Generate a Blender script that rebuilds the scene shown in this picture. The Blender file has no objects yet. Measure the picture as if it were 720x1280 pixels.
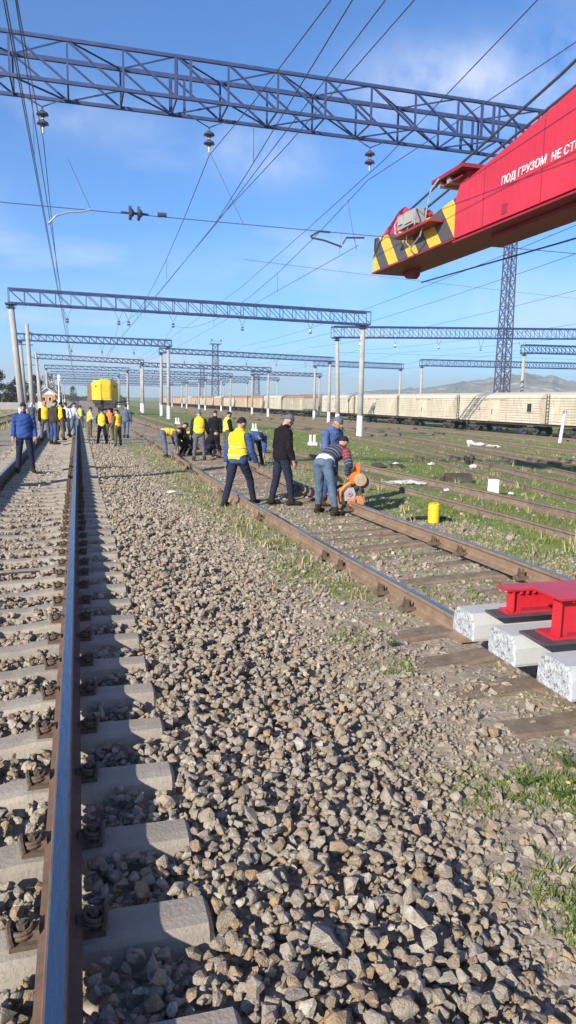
import bpy, bmesh, math, random
import numpy as np
from mathutils import Vector, Matrix, Quaternion, noise as mnoise

random.seed(7)
rng = np.random.default_rng(7)
S = bpy.context.scene
COL = S.collection
R = math.radians

# ------------------------------------------------------------------ camera
CAM_Z = 1.92
def make_camera():
    yaw, pitch, roll = R(16.42), R(8.839), R(1.0)
    f = Vector((math.sin(yaw) * math.cos(pitch), math.cos(yaw) * math.cos(pitch), -math.sin(pitch)))
    r = Vector((math.cos(yaw), -math.sin(yaw), 0))
    u = r.cross(f)
    r2 = r * math.cos(roll) + u * math.sin(roll)
    u2 = -r * math.sin(roll) + u * math.cos(roll)
    m = Matrix((r2, u2, -f)).transposed().to_4x4()
    m.translation = (0, 0, CAM_Z)
    c = bpy.data.cameras.new('camera')
    o = bpy.data.objects.new('camera', c)
    COL.objects.link(o)
    o.matrix_world = m
    c.sensor_fit = 'VERTICAL'
    c.sensor_height = 36
    c.lens = 890 / 1280 * 36
    c.clip_start = 0.05
    c.clip_end = 9000
    S.camera = o
    return f, r2, u2
CF, CR, CU = make_camera()
def project(x, y, z):
    v = Vector((x, y, z - CAM_Z)); d = v.dot(CF)
    if d < .1: return (-9e3, -9e3, d)
    return (360 + 890 * v.dot(CR) / d, 640 - 890 * v.dot(CU) / d, d)

# ------------------------------------------------------------------ light
SHX, SHY = 1.65, 1.35                       # shadow run per metre of height
SUN_DIR = Vector((-SHX, -SHY, 1)).normalized()
SUN_EL = math.asin(SUN_DIR.z)
SUN_AZ = math.atan2(SUN_DIR.x, SUN_DIR.y)
W = bpy.data.worlds.new('World'); S.world = W; W.use_nodes = True
CLOUDS = (((0.431, 0.824, 0.368), 0.1, 0.042, 0.75), ((0.237, 0.922, 0.306), 0.07, 0.03, 0.5), ((0.545, 0.751, 0.372), 0.06, 0.05, 0.6), ((0.550, 0.826, 0.124), 0.22, 0.05, 0.4), ((-0.006, 0.943, 0.333), 0.12, 0.03, 0.25), ((0.353, 0.919, 0.176), 0.2, 0.035, 0.35), ((0.046, 0.993, 0.112), 0.16, 0.03, 0.25), ((0.689, 0.672, 0.272), 0.12, 0.05, 0.6), ((-0.248, 0.945, 0.213), 0.14, 0.05, 0.5))
def build_world():
    t = W.node_tree; n = t.nodes; l = t.links
    bg = n['Background']
    sky = n.new('ShaderNodeTexSky'); sky.sky_type = 'NISHITA'; sky.sun_disc = False
    sky.sun_elevation = SUN_EL; sky.sun_rotation = SUN_AZ
    sky.altitude = 1500; sky.air_density = 1.15; sky.dust_density = 0.5; sky.ozone_density = 5.0
    tc = n.new('ShaderNodeTexCoord')
    sep = n.new('ShaderNodeSeparateXYZ'); l.new(tc.outputs['Generated'], sep.inputs[0])
    z = n.new('ShaderNodeMath'); z.operation = 'MAXIMUM'; l.new(sep.outputs[2], z.inputs[0]); z.inputs[1].default_value = 0.0
    za = n.new('ShaderNodeMath'); za.operation = 'ADD'; l.new(z.outputs[0], za.inputs[0]); za.inputs[1].default_value = 0.09
    dv = []
    for k in (0, 1):
        d = n.new('ShaderNodeMath'); d.operation = 'DIVIDE'
        l.new(sep.outputs[k], d.inputs[0]); l.new(za.outputs[0], d.inputs[1]); dv.append(d)
    cb = n.new('ShaderNodeCombineXYZ'); l.new(dv[0].outputs[0], cb.inputs[0]); l.new(dv[1].outputs[0], cb.inputs[1])
    cb.inputs[2].default_value = 3.3
    no = n.new('ShaderNodeTexNoise'); no.inputs['Scale'].default_value = 0.62; no.inputs['Detail'].default_value = 7
    no.inputs['Roughness'].default_value = 0.55; l.new(cb.outputs[0], no.inputs['Vector'])
    ra = n.new('ShaderNodeValToRGB'); ra.color_ramp.elements[0].position = 0.52; ra.color_ramp.elements[1].position = 0.74
    l.new(no.outputs['Fac'], ra.inputs[0])
    mu = n.new('ShaderNodeMath'); mu.operation = 'MULTIPLY'; l.new(ra.outputs[0], mu.inputs[0]); mu.inputs[1].default_value = 0.62
    mx = n.new('ShaderNodeMixRGB'); tn = n.new('ShaderNodeMixRGB'); tn.blend_type = 'MULTIPLY'; tn.inputs[0].default_value = 1; l.new(sky.outputs[0], tn.inputs[1]); tn.inputs[2].default_value = (.60, .97, 1.26, 1)
    # a few separate fair-weather clouds, broken up by the same noise
    fine = n.new('ShaderNodeTexNoise'); fine.inputs['Scale'].default_value = 9; fine.inputs['Detail'].default_value = 7; fine.inputs['Roughness'].default_value = .6
    l.new(tc.outputs['Generated'], fine.inputs['Vector'])
    def m2(op, a, b_):
        q = n.new('ShaderNodeMath'); q.operation = op
        for i_, x_ in ((0, a), (1, b_)):
            if isinstance(x_, (int, float)): q.inputs[i_].default_value = x_
            else: l.new(x_, q.inputs[i_])
        return q.outputs[0]
    def dot(v):
        q = n.new('ShaderNodeVectorMath'); q.operation = 'DOT_PRODUCT'; l.new(tc.outputs['Generated'], q.inputs[0]); q.inputs[1].default_value = v; return q.outputs['Value']
    total = mu.outputs[0]
    for d, wx, wy, a in CLOUDS:
        d = Vector(d).normalized(); rt = d.cross(Vector((0, 0, 1))).normalized(); up_ = rt.cross(d)
        e2 = m2('ADD', m2('POWER', m2('ABSOLUTE', m2('DIVIDE', dot(rt), wx), 0), 2.0), m2('POWER', m2('ABSOLUTE', m2('DIVIDE', dot(up_), wy), 0), 2.0))
        f = m2('MULTIPLY', m2('GREATER_THAN', dot(d), 0.0), m2('EXPONENT', m2('MULTIPLY', e2, -1.0), 0))
        f = m2('MULTIPLY', m2('MULTIPLY', f, m2('MAXIMUM', m2('MULTIPLY', m2('SUBTRACT', fine.outputs['Fac'], .36), 4.2), 0.0)), a)
        total = m2('MAXIMUM', total, m2('MINIMUM', f, .85))
    l.new(total, mx.inputs[0]); l.new(tn.outputs[0], mx.inputs[1])
    mx.inputs[2].default_value = (6.2, 6.6, 7.6, 1)
    l.new(mx.outputs[0], bg.inputs['Color'])
    bg.inputs['Strength'].default_value = 0.093
build_world()
sl = bpy.data.lights.new('sun', 'SUN'); so = bpy.data.objects.new('sun', sl); COL.objects.link(so)
sl.energy = 5.0; sl.angle = R(0.53); sl.color = (1.0, 0.93, 0.82)
so.rotation_euler = (-SUN_DIR).to_track_quat('-Z', 'Y').to_euler()
S.view_settings.view_transform = 'Standard'
S.view_settings.look = 'None'
S.view_settings.exposure = 0.75
S.view_settings.gamma = 1.0
S.render.engine = 'CYCLES'

# ------------------------------------------------------------------ helpers
def set_props(o, label=None, cat=None, group=None, kind=None):
    if label: o['label'] = label
    if cat: o['category'] = cat
    if group: o['group'] = group
    if kind: o['kind'] = kind
    return o
def thing(name, label, cat, loc=(0, 0, 0), rz=0, group=None):
    o = bpy.data.objects.new(name, None); COL.objects.link(o)
    o.empty_display_size = .2
    o.location = loc; o.rotation_euler = (0, 0, rz)
    return set_props(o, label, cat, group)
def copy_tree(o, parent=None):
    c = o.copy(); COL.objects.link(c)
    if parent: c.parent = parent
    for ch in o.children: copy_tree(ch, c)
    return c
def obj(name, me, parent=None, loc=None, rot=None, scale=None):
    o = bpy.data.objects.new(name, me); COL.objects.link(o)
    if parent: o.parent = parent
    if loc is not None: o.location = loc
    if rot is not None: o.rotation_euler = rot
    if scale is not None: o.scale = scale
    return o

class MB:
    """collects verts / faces / material slots into one mesh"""
    def __init__(s): s.v = []; s.f = []; s.m = []
    def add(s, vs, fs, m=0):
        b = len(s.v); s.v += [tuple(p) for p in vs]
        for f in fs: s.f.append([b + i for i in f]); s.m.append(m)
    def box(s, c, size, m=0, rz=0, top=None, M=None):
        hx, hy, hz = size[0] / 2, size[1] / 2, size[2] / 2
        tx, ty = (hx, hy) if top is None else (top[0] / 2, top[1] / 2)
        p = [(-hx, -hy, -hz), (hx, -hy, -hz), (hx, hy, -hz), (-hx, hy, -hz), (-tx, -ty, hz), (tx, -ty, hz), (tx, ty, hz), (-tx, ty, hz)]
        if M is not None: p = [M @ Vector(q) for q in p]
        ca, sa = math.cos(rz), math.sin(rz)
        p = [(c[0] + q[0] * ca - q[1] * sa, c[1] + q[0] * sa + q[1] * ca, c[2] + q[2]) for q in p]
        s.add(p, [(0, 3, 2, 1), (4, 5, 6, 7), (0, 1, 5, 4), (1, 2, 6, 5), (2, 3, 7, 6), (3, 0, 4, 7)], m)
    def bar(s, p0, p1, w=.05, h=None, m=0):
        h = h or w
        p0, p1 = Vector(p0), Vector(p1); d = (p1 - p0)
        if d.length < 1e-6: return
        d.normalize()
        a = Vector((0, 0, 1)) if abs(d.z) < .95 else Vector((0, 1, 0))
        x = d.cross(a).normalized(); y = x.cross(d)
        vs = []
        for p in (p0, p1):
            for i, j in ((-1, -1), (1, -1), (1, 1), (-1, 1)): vs.append(p + x * (i * w / 2) + y * (j * h / 2))
        s.add(vs, [(3, 2, 1, 0), (4, 5, 6, 7), (0, 1, 5, 4), (1, 2, 6, 5), (2, 3, 7, 6), (3, 0, 4, 7)], m)
    def cone(s, p0, p1, r0, r1, n=12, m=0, caps=True):
        p0, p1 = Vector(p0), Vector(p1); d = (p1 - p0).normalized()
        a = Vector((0, 0, 1)) if abs(d.z) < .95 else Vector((0, 1, 0))
        x = d.cross(a).normalized(); y = x.cross(d)
        vs = []
        for p, r in ((p0, r0), (p1, r1)):
            for i in range(n):
                t = 2 * math.pi * i / n
                vs.append(p + x * (math.cos(t) * r) + y * (math.sin(t) * r))
        fs = [(i, (i + 1) % n, n + (i + 1) % n, n + i) for i in range(n)]
        if caps: fs += [tuple(range(n - 1, -1, -1)), tuple(range(n, 2 * n))]
        s.add(vs, fs, m)
    def tube(s, pts, r, n=6, m=0, closed=False):
        pts = [Vector(p) for p in pts]; k = len(pts); vs = []; fs = []
        px = None
        for i, p in enumerate(pts):
            if closed: d = pts[(i + 1) % k] - pts[i - 1]
            else: d = pts[min(i + 1, k - 1)] - pts[max(i - 1, 0)]
            d.normalize()
            if px is None:
                a = Vector((0, 0, 1)) if abs(d.z) < .9 else Vector((1, 0, 0))
                px = d.cross(a).normalized()
            else:
                px = (px - d * px.dot(d)).normalized()
            py = d.cross(px)
            rr = r[i] if isinstance(r, (list, tuple)) else r
            for j in range(n):
                t = 2 * math.pi * j / n
                vs.append(p + px * (math.cos(t) * rr) + py * (math.sin(t) * rr))
        for i in range(k if closed else k - 1):
            i2 = (i + 1) % k
            for j in range(n):
                j2 = (j + 1) % n
                fs.append((i * n + j, i * n + j2, i2 * n + j2, i2 * n + j))
        if not closed:
            fs += [tuple(range(n - 1, -1, -1)), tuple(range((k - 1) * n, k * n))]
        s.add(vs, fs, m)
    def ell(s, c, r, n=10, k=7, m=0, M=None):
        vs = [(0, 0, -1)]
        for i in range(1, k):
            a = -math.pi / 2 + math.pi * i / k
            for j in range(n):
                t = 2 * math.pi * j / n
                vs.append((math.cos(a) * math.cos(t), math.cos(a) * math.sin(t), math.sin(a)))
        vs.append((0, 0, 1)); L = len(vs) - 1
        fs = [(0, 1 + (j + 1) % n, 1 + j) for j in range(n)]
        for i in range(k - 2):
            for j in range(n):
                fs.append((1 + i * n + j, 1 + i * n + (j + 1) % n, 1 + (i + 1) * n + (j + 1) % n, 1 + (i + 1) * n + j))
        b = 1 + (k - 2) * n
        fs += [(b + j, b + (j + 1) % n, L) for j in range(n)]
        c = Vector(c); out = []
        for p in vs:
            q = Vector((p[0] * r[0], p[1] * r[1], p[2] * r[2]))
            if M is not None: q = M @ q
            out.append(c + q)
        s.add(out, fs, m)
    def loft(s, rings, m=0, caps=True):
        n = len(rings[0]); vs = [p for r in rings for p in r]; fs = []
        for i in range(len(rings) - 1):
            for j in range(n):
                j2 = (j + 1) % n
                fs.append((i * n + j, i * n + j2, (i + 1) * n + j2, (i + 1) * n + j))
        if caps: fs += [tuple(range(n - 1, -1, -1)), tuple(range((len(rings) - 1) * n, len(rings) * n))]
        s.add(vs, fs, m)
    def prism(s, poly, axis, a, b, m=0):
        """poly of 2-D points extruded along axis ('x','y','z') from a to b"""
        def P(q, t):
            return (t, q[0], q[1]) if axis == 'x' else (q[0], t, q[1]) if axis == 'y' else (q[0], q[1], t)
        n = len(poly)
        vs = [P(q, a) for q in poly] + [P(q, b) for q in poly]
        fs = [(i, (i + 1) % n, n + (i + 1) % n, n + i) for i in range(n)] + [tuple(range(n - 1, -1, -1)), tuple(range(n, 2 * n))]
        s.add(vs, fs, m)
    def mesh(s, name, mats, smooth=False):
        me = bpy.data.meshes.new(name)
        me.from_pydata([tuple(p) for p in s.v], [], s.f)
        for m in (mats if isinstance(mats, (list, tuple)) else [mats]): me.materials.append(m)
        me.polygons.foreach_set('material_index', s.m)
        if smooth: me.polygons.foreach_set('use_smooth', [True] * len(s.f))
        bm = bmesh.new(); bm.from_mesh(me); bmesh.ops.recalc_face_normals(bm, faces=bm.faces); bm.to_mesh(me); bm.free()
        me.update()
        return me
    def build(s, name, mats, parent=None, smooth=False, loc=None, rot=None):
        return obj(name, s.mesh(name, mats, smooth), parent, loc, rot)

def np_mesh(name, V, F, mats, midx=None, attrs=None):
    """fast mesh from arrays; F is (n,3) or (n,4)"""
    me = bpy.data.meshes.new(name)
    n = len(F); k = F.shape[1]
    me.vertices.add(len(V)); me.vertices.foreach_set('co', np.ascontiguousarray(V, dtype=np.float32).ravel())
    me.loops.add(n * k); me.loops.foreach_set('vertex_index', np.ascontiguousarray(F, dtype=np.int32).ravel())
    me.polygons.add(n); me.polygons.foreach_set('loop_start', np.arange(0, n * k, k, dtype=np.int32))
    try: me.polygons.foreach_set('loop_total', np.full(n, k, dtype=np.int32))
    except Exception: pass
    for m in (mats if isinstance(mats, (list, tuple)) else [mats]): me.materials.append(m)
    if midx is not None: me.polygons.foreach_set('material_index', np.asarray(midx, dtype=np.int32))
    for an, arr in (attrs or {}).items():
        a = me.attributes.new(an, 'FLOAT', 'POINT'); a.data.foreach_set('value', np.asarray(arr, dtype=np.float32))
    me.polygons.foreach_set('use_smooth', [False] * n)
    me.update(calc_edges=True); me.validate()
    return me

# ------------------------------------------------------------------ materials
class NT:
    def __init__(s, name):
        s.mat = bpy.data.materials.new(name); s.mat.use_nodes = True
        s.t = s.mat.node_tree; s.b = s.t.nodes['Principled BSDF']
    def link(s, a, b): s.t.links.new(a, b)
    def put(s, sock, v):
        if v is None: return
        if hasattr(v, 'is_linked') or hasattr(v, 'links'): s.t.links.new(v, sock)
        elif isinstance(v, (tuple, list)) and len(v) == 3 and sock.type == 'RGBA': sock.default_value = (*v, 1)
        else: sock.default_value = v
    def math(s, op, a, b=None, c=None, clamp=False):
        n = s.t.nodes.new('ShaderNodeMath'); n.operation = op; n.use_clamp = clamp
        s.put(n.inputs[0], a); s.put(n.inputs[1], b)
        if c is not None: s.put(n.inputs[2], c)
        return n.outputs[0]
    def mix(s, f, a, b, mode='MIX'):
        n = s.t.nodes.new('ShaderNodeMixRGB'); n.blend_type = mode
        s.put(n.inputs[0], f); s.put(n.inputs[1], a); s.put(n.inputs[2], b)
        return n.outputs[0]
    def ramp(s, f, stops, const=False):
        n = s.t.nodes.new('ShaderNodeValToRGB'); e = n.color_ramp.elements
        if const: n.color_ramp.interpolation = 'CONSTANT'
        while len(e) < len(stops): e.new(.5)
        for x, (p, c) in zip(e, stops):
            x.position = p; x.color = (*c, 1) if isinstance(c, (tuple, list)) else (c, c, c, 1)
        s.put(n.inputs[0], f); return n.outputs[0]
    def noise(s, scale, detail=4, rough=.55, vec=None, dist=0):
        n = s.t.nodes.new('ShaderNodeTexNoise'); n.inputs['Scale'].default_value = scale
        n.inputs['Detail'].default_value = detail; n.inputs['Roughness'].default_value = rough; n.inputs['Distortion'].default_value = dist
        if vec is not None: s.put(n.inputs['Vector'], vec)
        return n.outputs['Fac']
    def voronoi(s, scale, vec=None, out='Distance', feature='F1'):
        n = s.t.nodes.new('ShaderNodeTexVoronoi'); n.feature = feature; n.inputs['Scale'].default_value = scale
        if vec is not None: s.put(n.inputs['Vector'], vec)
        return n.outputs[out]
    def pos(s): return s.t.nodes.new('ShaderNodeNewGeometry').outputs['Position']
    def ocoord(s): return s.t.nodes.new('ShaderNodeTexCoord').outputs['Object']
    def xyz(s, v):
        n = s.t.nodes.new('ShaderNodeSeparateXYZ'); s.put(n.inputs[0], v); return n.outputs
    def scalev(s, v, sc):
        n = s.t.nodes.new('ShaderNodeMapping'); s.put(n.inputs['Vector'], v); n.inputs['Scale'].default_value = sc; return n.outputs[0]
    def attr(s, name): 
        n = s.t.nodes.new('ShaderNodeAttribute'); n.attribute_name = name; return n.outputs['Fac']
    def rnd(s): return s.t.nodes.new('ShaderNodeObjectInfo').outputs['Random']
    def bump(s, h, strength=.3, dist=.02):
        n = s.t.nodes.new('ShaderNodeBump'); n.inputs['Strength'].default_value = strength; n.inputs['Distance'].default_value = dist
        s.put(n.inputs['Height'], h); s.link(n.outputs[0], s.b.inputs['Normal'])
    def done(s, col, rough=.8, metal=0, spec=None):
        s.put(s.b.inputs['Base Color'], col); s.put(s.b.inputs['Roughness'], rough); s.put(s.b.inputs['Metallic'], metal)
        if spec is not None: s.b.inputs['Specular IOR Level'].default_value = spec
        return s.mat

def mat(name, col, rough=.75, metal=0, var=.25, scale=6, dirt=None, dirt_amt=.35, bump=.15, bscale=60, spec=None):
    """base colour with mottling, optional dirt patches and fine relief"""
    k = NT(name); v = k.ocoord()
    n = k.noise(scale, 6, .6, v)
    lo = tuple(c * (1 - var) for c in col); hi = tuple(min(1, c * (1 + var)) for c in col)
    c = k.ramp(n, [(.25, lo), (.75, hi)])
    if dirt:
        d = k.ramp(k.noise(scale * 2.3, 8, .7, v), [(.5, 0.0), (.72, 1.0)])
        c = k.mix(k.math('MULTIPLY', d, dirt_amt), c, dirt)
    if bump: k.bump(k.noise(bscale, 4, .6, v), bump, .01)
    return k.done(c, rough, metal, spec)

M = {}
def rail_top_mat():
    k = NT('polished_rail_top'); p = k.pos(); v = k.scalev(p, (1, .05, 1))
    n = k.noise(160, 4, .6, v); n2 = k.noise(9, 6, .7, k.scalev(p, (1, .3, 1)))
    c = k.ramp(n, [(.3, (.27, .28, .30)), (.7, (.42, .43, .45))])
    c = k.mix(k.ramp(n2, [(.58, 0.0), (.74, .5)]), c, (.16, .11, .08))
    return k.done(c, k.ramp(n, [(.3, .34), (.7, .22)]), 1.0)
M['rail_top'] = rail_top_mat()
M['rail_edge'] = mat('worn_rail_shoulder', (.16, .12, .10), .5, .5, .3, 12, (.10, .06, .04), .5, .1, 90)
M['rust'] = mat('rail_rust_brown', (.135, .08, .05), .85, 0, .35, 9, (.07, .045, .03), .6, .3, 120)
M['rust_light'] = mat('rail_rust_tan', (.215, .145, .095), .85, 0, .3, 5, (.12, .07, .045), .6, .3, 90)
M['rust_dark'] = mat('old_rail_rust', (.19, .14, .105), .85, 0, .35, 6, (.2, .13, .09), .4, .3, 90)
M['iron'] = mat('fastening_iron', (.115, .08, .055), .8, .2, .4, 30, (.2, .12, .07), .6, .3, 200)
M['steel_blue'] = mat('gantry_grey_blue_paint', (.035, .06, .16), .6, .1, .25, 4, (.14, .09, .08), .35, 0)
M['mast_steel'] = mat('mast_lattice_paint', (.085, .085, .14), .6, .1, .25, 2, (.17, .11, .09), .4, 0)
M['wire'] = mat('wire_metal', (.08, .09, .12), .5, .4, .1, 4, bump=0)
M['pole'] = mat('pole_concrete', (.34, .325, .30), .85, 0, .18, 1.2, (.24, .22, .2), .5, .2, 30)
M['white'] = mat('white_paint', (.68, .68, .66), .7, 0, .08, 6, (.45, .42, .37), .4, .1, 50)
M['glaze'] = mat('insulator_glaze', (.07, .075, .10), .2, 0, .2, 5, bump=0)
M['wood'] = mat('old_sleeper_wood', (.17, .125, .09), .95, 0, .4, 5, (.28, .22, .16), .6, .6, 45)
M['tar'] = mat('tarred_wood', (.055, .045, .038), .9, 0, .4, 5, (.14, .11, .08), .4, .5, 45)
def boom_red():
    k = NT('crane_red_paint'); v = k.ocoord()
    n1 = k.noise(.8, 5, .6, v); n2 = k.noise(5, 6, .7, k.scalev(v, (1, 1.6, .22))); n3 = k.noise(45, 5, .7, v)
    c = k.ramp(n1, [(.3, (.46, .022, .042)), (.7, (.58, .03, .056))])
    c = k.mix(k.ramp(n2, [(.52, 0.0), (.75, .55)]), c, (.30, .03, .04))
    c = k.mix(k.ramp(n3, [(.66, 0.0), (.74, .7)]), c, (.16, .06, .045))
    k.bump(k.noise(1.6, 2, .5, v), .25, .03)
    return k.done(c, k.ramp(n2, [(.3, .34), (.7, .55)]))
M['red'] = boom_red()
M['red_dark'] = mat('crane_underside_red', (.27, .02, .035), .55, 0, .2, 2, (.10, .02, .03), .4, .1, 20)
M['red_beam'] = mat('girder_red_paint', (.52, .018, .028), .36, 0, .2, 5, (.22, .03, .03), .6, .12, 60)
M['plate_dark'] = mat('girder_foot_plate', (.075, .055, .06), .6, 0, .3, 8, bump=.1)
M['grey_metal'] = mat('grey_metal', (.35, .36, .36), .5, .3, .15, 6, bump=0)
M['black'] = mat('black_rubber', (.018, .018, .02), .7, 0, .3, 8, bump=.1)
M['letter'] = mat('white_lettering', (.82, .80, .78), .6, 0, .05, 3, bump=0)
M['skin'] = mat('skin', (.40, .22, .15), .6, 0, .1, 20, bump=.05)
M['skin_dark'] = mat('facial_feature', (.06, .03, .025), .5, 0, .1, 20, bump=0)
M['yellow'] = mat('machine_yellow_paint', (.78, .50, .015), .5, 0, .12, 2, (.45, .28, .03), .4, .05, 20)
M['bucket'] = mat('yellow_can_paint', (.80, .52, .02), .5, 0, .1, 8, (.35, .2, .04), .4, .05, 40)
M['saw_orange'] = mat('saw_orange_plastic', (.78, .15, .02), .45, 0, .1, 10, bump=0)
M['saw_dust'] = mat('dusty_tan_cover', (.34, .25, .15), .85, 0, .2, 10, bump=.1)
M['saw_rust'] = mat('saw_clamp_orange_rust', (.42, .15, .06), .75, 0, .25, 10, bump=.1)
M['orange_brick'] = mat('orange_house_wall', (.50, .23, .08), .9, 0, .2, 3, bump=.1)
M['roof_pale'] = mat('pale_sheet_roof', (.62, .61, .60), .6, 0, .1, 3, bump=0)
M['glass_dark'] = mat('dark_window_glass', (.03, .035, .045), .15, 0, .1, 3, bump=0)
M['bark'] = mat('bark', (.10, .075, .055), .95, 0, .3, 8, bump=.4)
M['debris'] = mat('pale_debris', (.62, .60, .57), .85, 0, .15, 6, (.35, .32, .28), .4, .3, 30)

def concrete_mat(name, col, streak):
    k = NT(name); v = k.pos()
    n1 = k.noise(5, 8, .65, v); n2 = k.noise(55, 4, .6, v); n3 = k.noise(1.3, 3, .5, v)
    c = k.ramp(n1, [(.25, tuple(x * .72 for x in col)), (.5, col), (.8, tuple(min(1, x * 1.18) for x in col))])
    c = k.mix(k.ramp(n2, [(.56, 0.0), (.7, .55)]), c, streak)
    c = k.mix(k.ramp(n3, [(.45, 0.0), (.75, .5)]), c, tuple(x * .7 for x in streak))
    pit = k.ramp(k.voronoi(38, v), [(.0, 1.0), (.13, 0.0)])
    c = k.mix(k.math('MULTIPLY', pit, .55), c, (.06, .05, .04))
    c = k.mix(k.math('MULTIPLY', k.rnd(), .45), c, tuple(x * .62 for x in col))
    k.bump(k.math('SUBTRACT', k.math('ADD', n2, n1), pit), .45, .012)
    return k.done(c, .9)
M['sleeper'] = concrete_mat('weathered_sleeper_concrete', (.345, .30, .24), (.22, .185, .145))
M['new_sleeper'] = mat('fresh_grey_concrete', (.43, .435, .42), .85, 0, .1, 7, (.45, .45, .44), .4, .25, 70)
def aggregate_mat():
    k = NT('exposed_aggregate_end'); v = k.ocoord()
    d = k.voronoi(95, v, 'Color'); e = k.voronoi(95, v, 'Distance', 'DISTANCE_TO_EDGE')
    g = k.math('MULTIPLY', k.xyz(d)[0], 1.0)
    c = k.ramp(g, [(0, (.17, .18, .19)), (.2, (.29, .30, .31)), (.42, (.42, .43, .43)), (1, (.53, .53, .52))], True)
    c = k.mix(k.ramp(k.noise(22, 3, .5, v), [(.45, 0.0), (.6, .5)]), c, (.66, .67, .66))
    k.bump(k.math('ADD', k.xyz(d)[1], e), .6, .01)
    return k.done(c, .85)
M['aggregate'] = aggregate_mat()

def stone_mat(name='ballast_stone'):
    k = NT(name); v = k.pos()
    r = k.math('FRACT', k.math('ADD', k.attr('tint'), k.rnd()))
    c = k.ramp(r, [(0, (.305, .245, .17)), (.16, (.37, .315, .24)), (.3, (.335, .295, .24)), (.42, (.41, .36, .28)), (.55, (.28, .25, .215)),
                   (.62, (.41, .265, .13)), (.70, (.37, .325, .255)), (.82, (.45, .405, .33)), (.89, (.33, .215, .125)), (.96, (.53, .49, .41)), (1, (.30, .275, .235))])
    n = k.noise(26, 5, .65, v); n2 = k.noise(140, 3, .6, v)
    n4 = k.noise(55, 6, .7, v)
    c = k.mix(k.ramp(n, [(.42, 0.0), (.66, .7)]), c, (.25, .18, .11))
    c = k.mix(k.ramp(n4, [(.52, 0.0), (.72, .5)]), c, (.16, .13, .10))
    c = k.mix(k.ramp(n2, [(.5, 0.0), (.75, .5)]), c, (.55, .50, .43))
    k.bump(k.math('ADD', k.math('ADD', n, n4), k.math('MULTIPLY', n2, .6)), .9, .014)
    return k.done(c, .92, spec=.25)
M['stone'] = stone_mat()

def ground_mat():
    k = NT('yard_ground'); p = k.pos(); x, y, z = k.xyz(p)
    n0 = k.noise(.16, 3, .5, p); n1 = k.noise(.8, 5, .6, p); n2 = k.noise(5, 6, .65, p); n3 = k.noise(38, 5, .7, p)
    vor = k.voronoi(26, p, 'Color'); vd = k.voronoi(26, p)
    dirt = k.ramp(n2, [(.2, (.22, .172, .122)), (.5, (.315, .255, .19)), (.8, (.40, .335, .26))])
    peb = k.ramp(k.xyz(vor)[0], [(0, (.16, .135, .11)), (.5, (.29, .25, .20)), (1, (.43, .39, .33))])
    c = k.mix(k.ramp(k.noise(2.2, 5, .7, p), [(.42, 0.0), (.6, .8)]), dirt, peb)
    grass = k.ramp(k.math('ADD', k.math('MULTIPLY', n2, .6), k.math('MULTIPLY', n3, .4)), [(.3, (.10, .135, .03)), (.5, (.17, .21, .055)), (.7, (.26, .275, .10))])
    straw = k.ramp(n3, [(.3, (.17, .145, .07)), (.7, (.29, .255, .14))])
    grass = k.mix(k.ramp(n1, [(.54, 0.0), (.76, .5)]), grass, straw)
    # how much grows: little between the tracks, plenty on the open yard
    b = k.math('MULTIPLY', k.math('SUBTRACT', x, 4.6), .075)
    b = k.math('MINIMUM', k.math('MAXIMUM', b, -.03), .25)
    g = k.math('ADD', k.math('ADD', k.math('MULTIPLY', n1, .6), k.math('MULTIPLY', n0, .4)), b)
    gm = k.ramp(g, [(.5, 0.0), (.6, 1.0)])
    lx = k.ramp(k.math('DIVIDE', k.math('ADD', x, 20.0), 40.0), [(.4, .9), (.5, .55), (.54, 0.0), (.548, 1.0)])
    gm = k.math('MULTIPLY', gm, lx)
    c = k.mix(gm, c, grass)
    k.bump(k.math('ADD', k.math('ADD', n2, k.math('MULTIPLY', n3, .7)), k.math('MULTIPLY', vd, -.5)), .45, .025)
    return k.done(c, .95, spec=.2)
M['ground'] = ground_mat()
def bed_mat(name, cols, scale):
    k = NT(name); p = k.pos()
    vor = k.voronoi(scale, p, 'Color'); vd = k.voronoi(scale, p); n = k.noise(3, 5, .6, p)
    c = k.ramp(k.xyz(vor)[0], [(0, cols[0]), (.5, cols[1]), (1, cols[2])])
    c = k.mix(k.ramp(n, [(.4, 0.0), (.75, .6)]), c, cols[0])
    k.bump(k.math('ADD', k.math('MULTIPLY', vd, -1.0), k.math('MULTIPLY', n, .3)), 1.0, .05)
    return k.done(c, .95, spec=.2)
M['bed'] = bed_mat('ballast_bed_gravel', ((.22, .18, .14), (.34, .295, .235), (.46, .41, .34)), 17)
def yard_bed_mat():
    k = NT('overgrown_track_earth'); p = k.pos()
    n1 = k.noise(1.1, 5, .65, p); n2 = k.noise(6, 5, .65, p); n3 = k.noise(30, 4, .7, p)
    c = k.ramp(n2, [(.25, (.16, .12, .08)), (.5, (.23, .18, .13)), (.75, (.31, .255, .19))])
    g = k.ramp(n3, [(.3, (.10, .13, .032)), (.7, (.22, .24, .08))])
    c = k.mix(k.ramp(k.math('ADD', k.math('MULTIPLY', n1, .7), k.math('MULTIPLY', n2, .3)), [(.31, 0.0), (.46, .95)]), c, g)
    k.bump(k.math('ADD', n2, k.math('MULTIPLY', n3, .6)), .5, .03)
    return k.done(c, .95, spec=.2)
M['brown_bed'] = yard_bed_mat()
def grass_mat():
    k = NT('grass_blades'); r = k.attr('tint')
    c = k.ramp(r, [(0, (.06, .10, .015)), (.5, (.13, .185, .035)), (.82, (.21, .24, .07)), (1, (.36, .31, .17))])
    m = k.done(c, .7, spec=.2)
    return m
M['grass'] = grass_mat()
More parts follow.
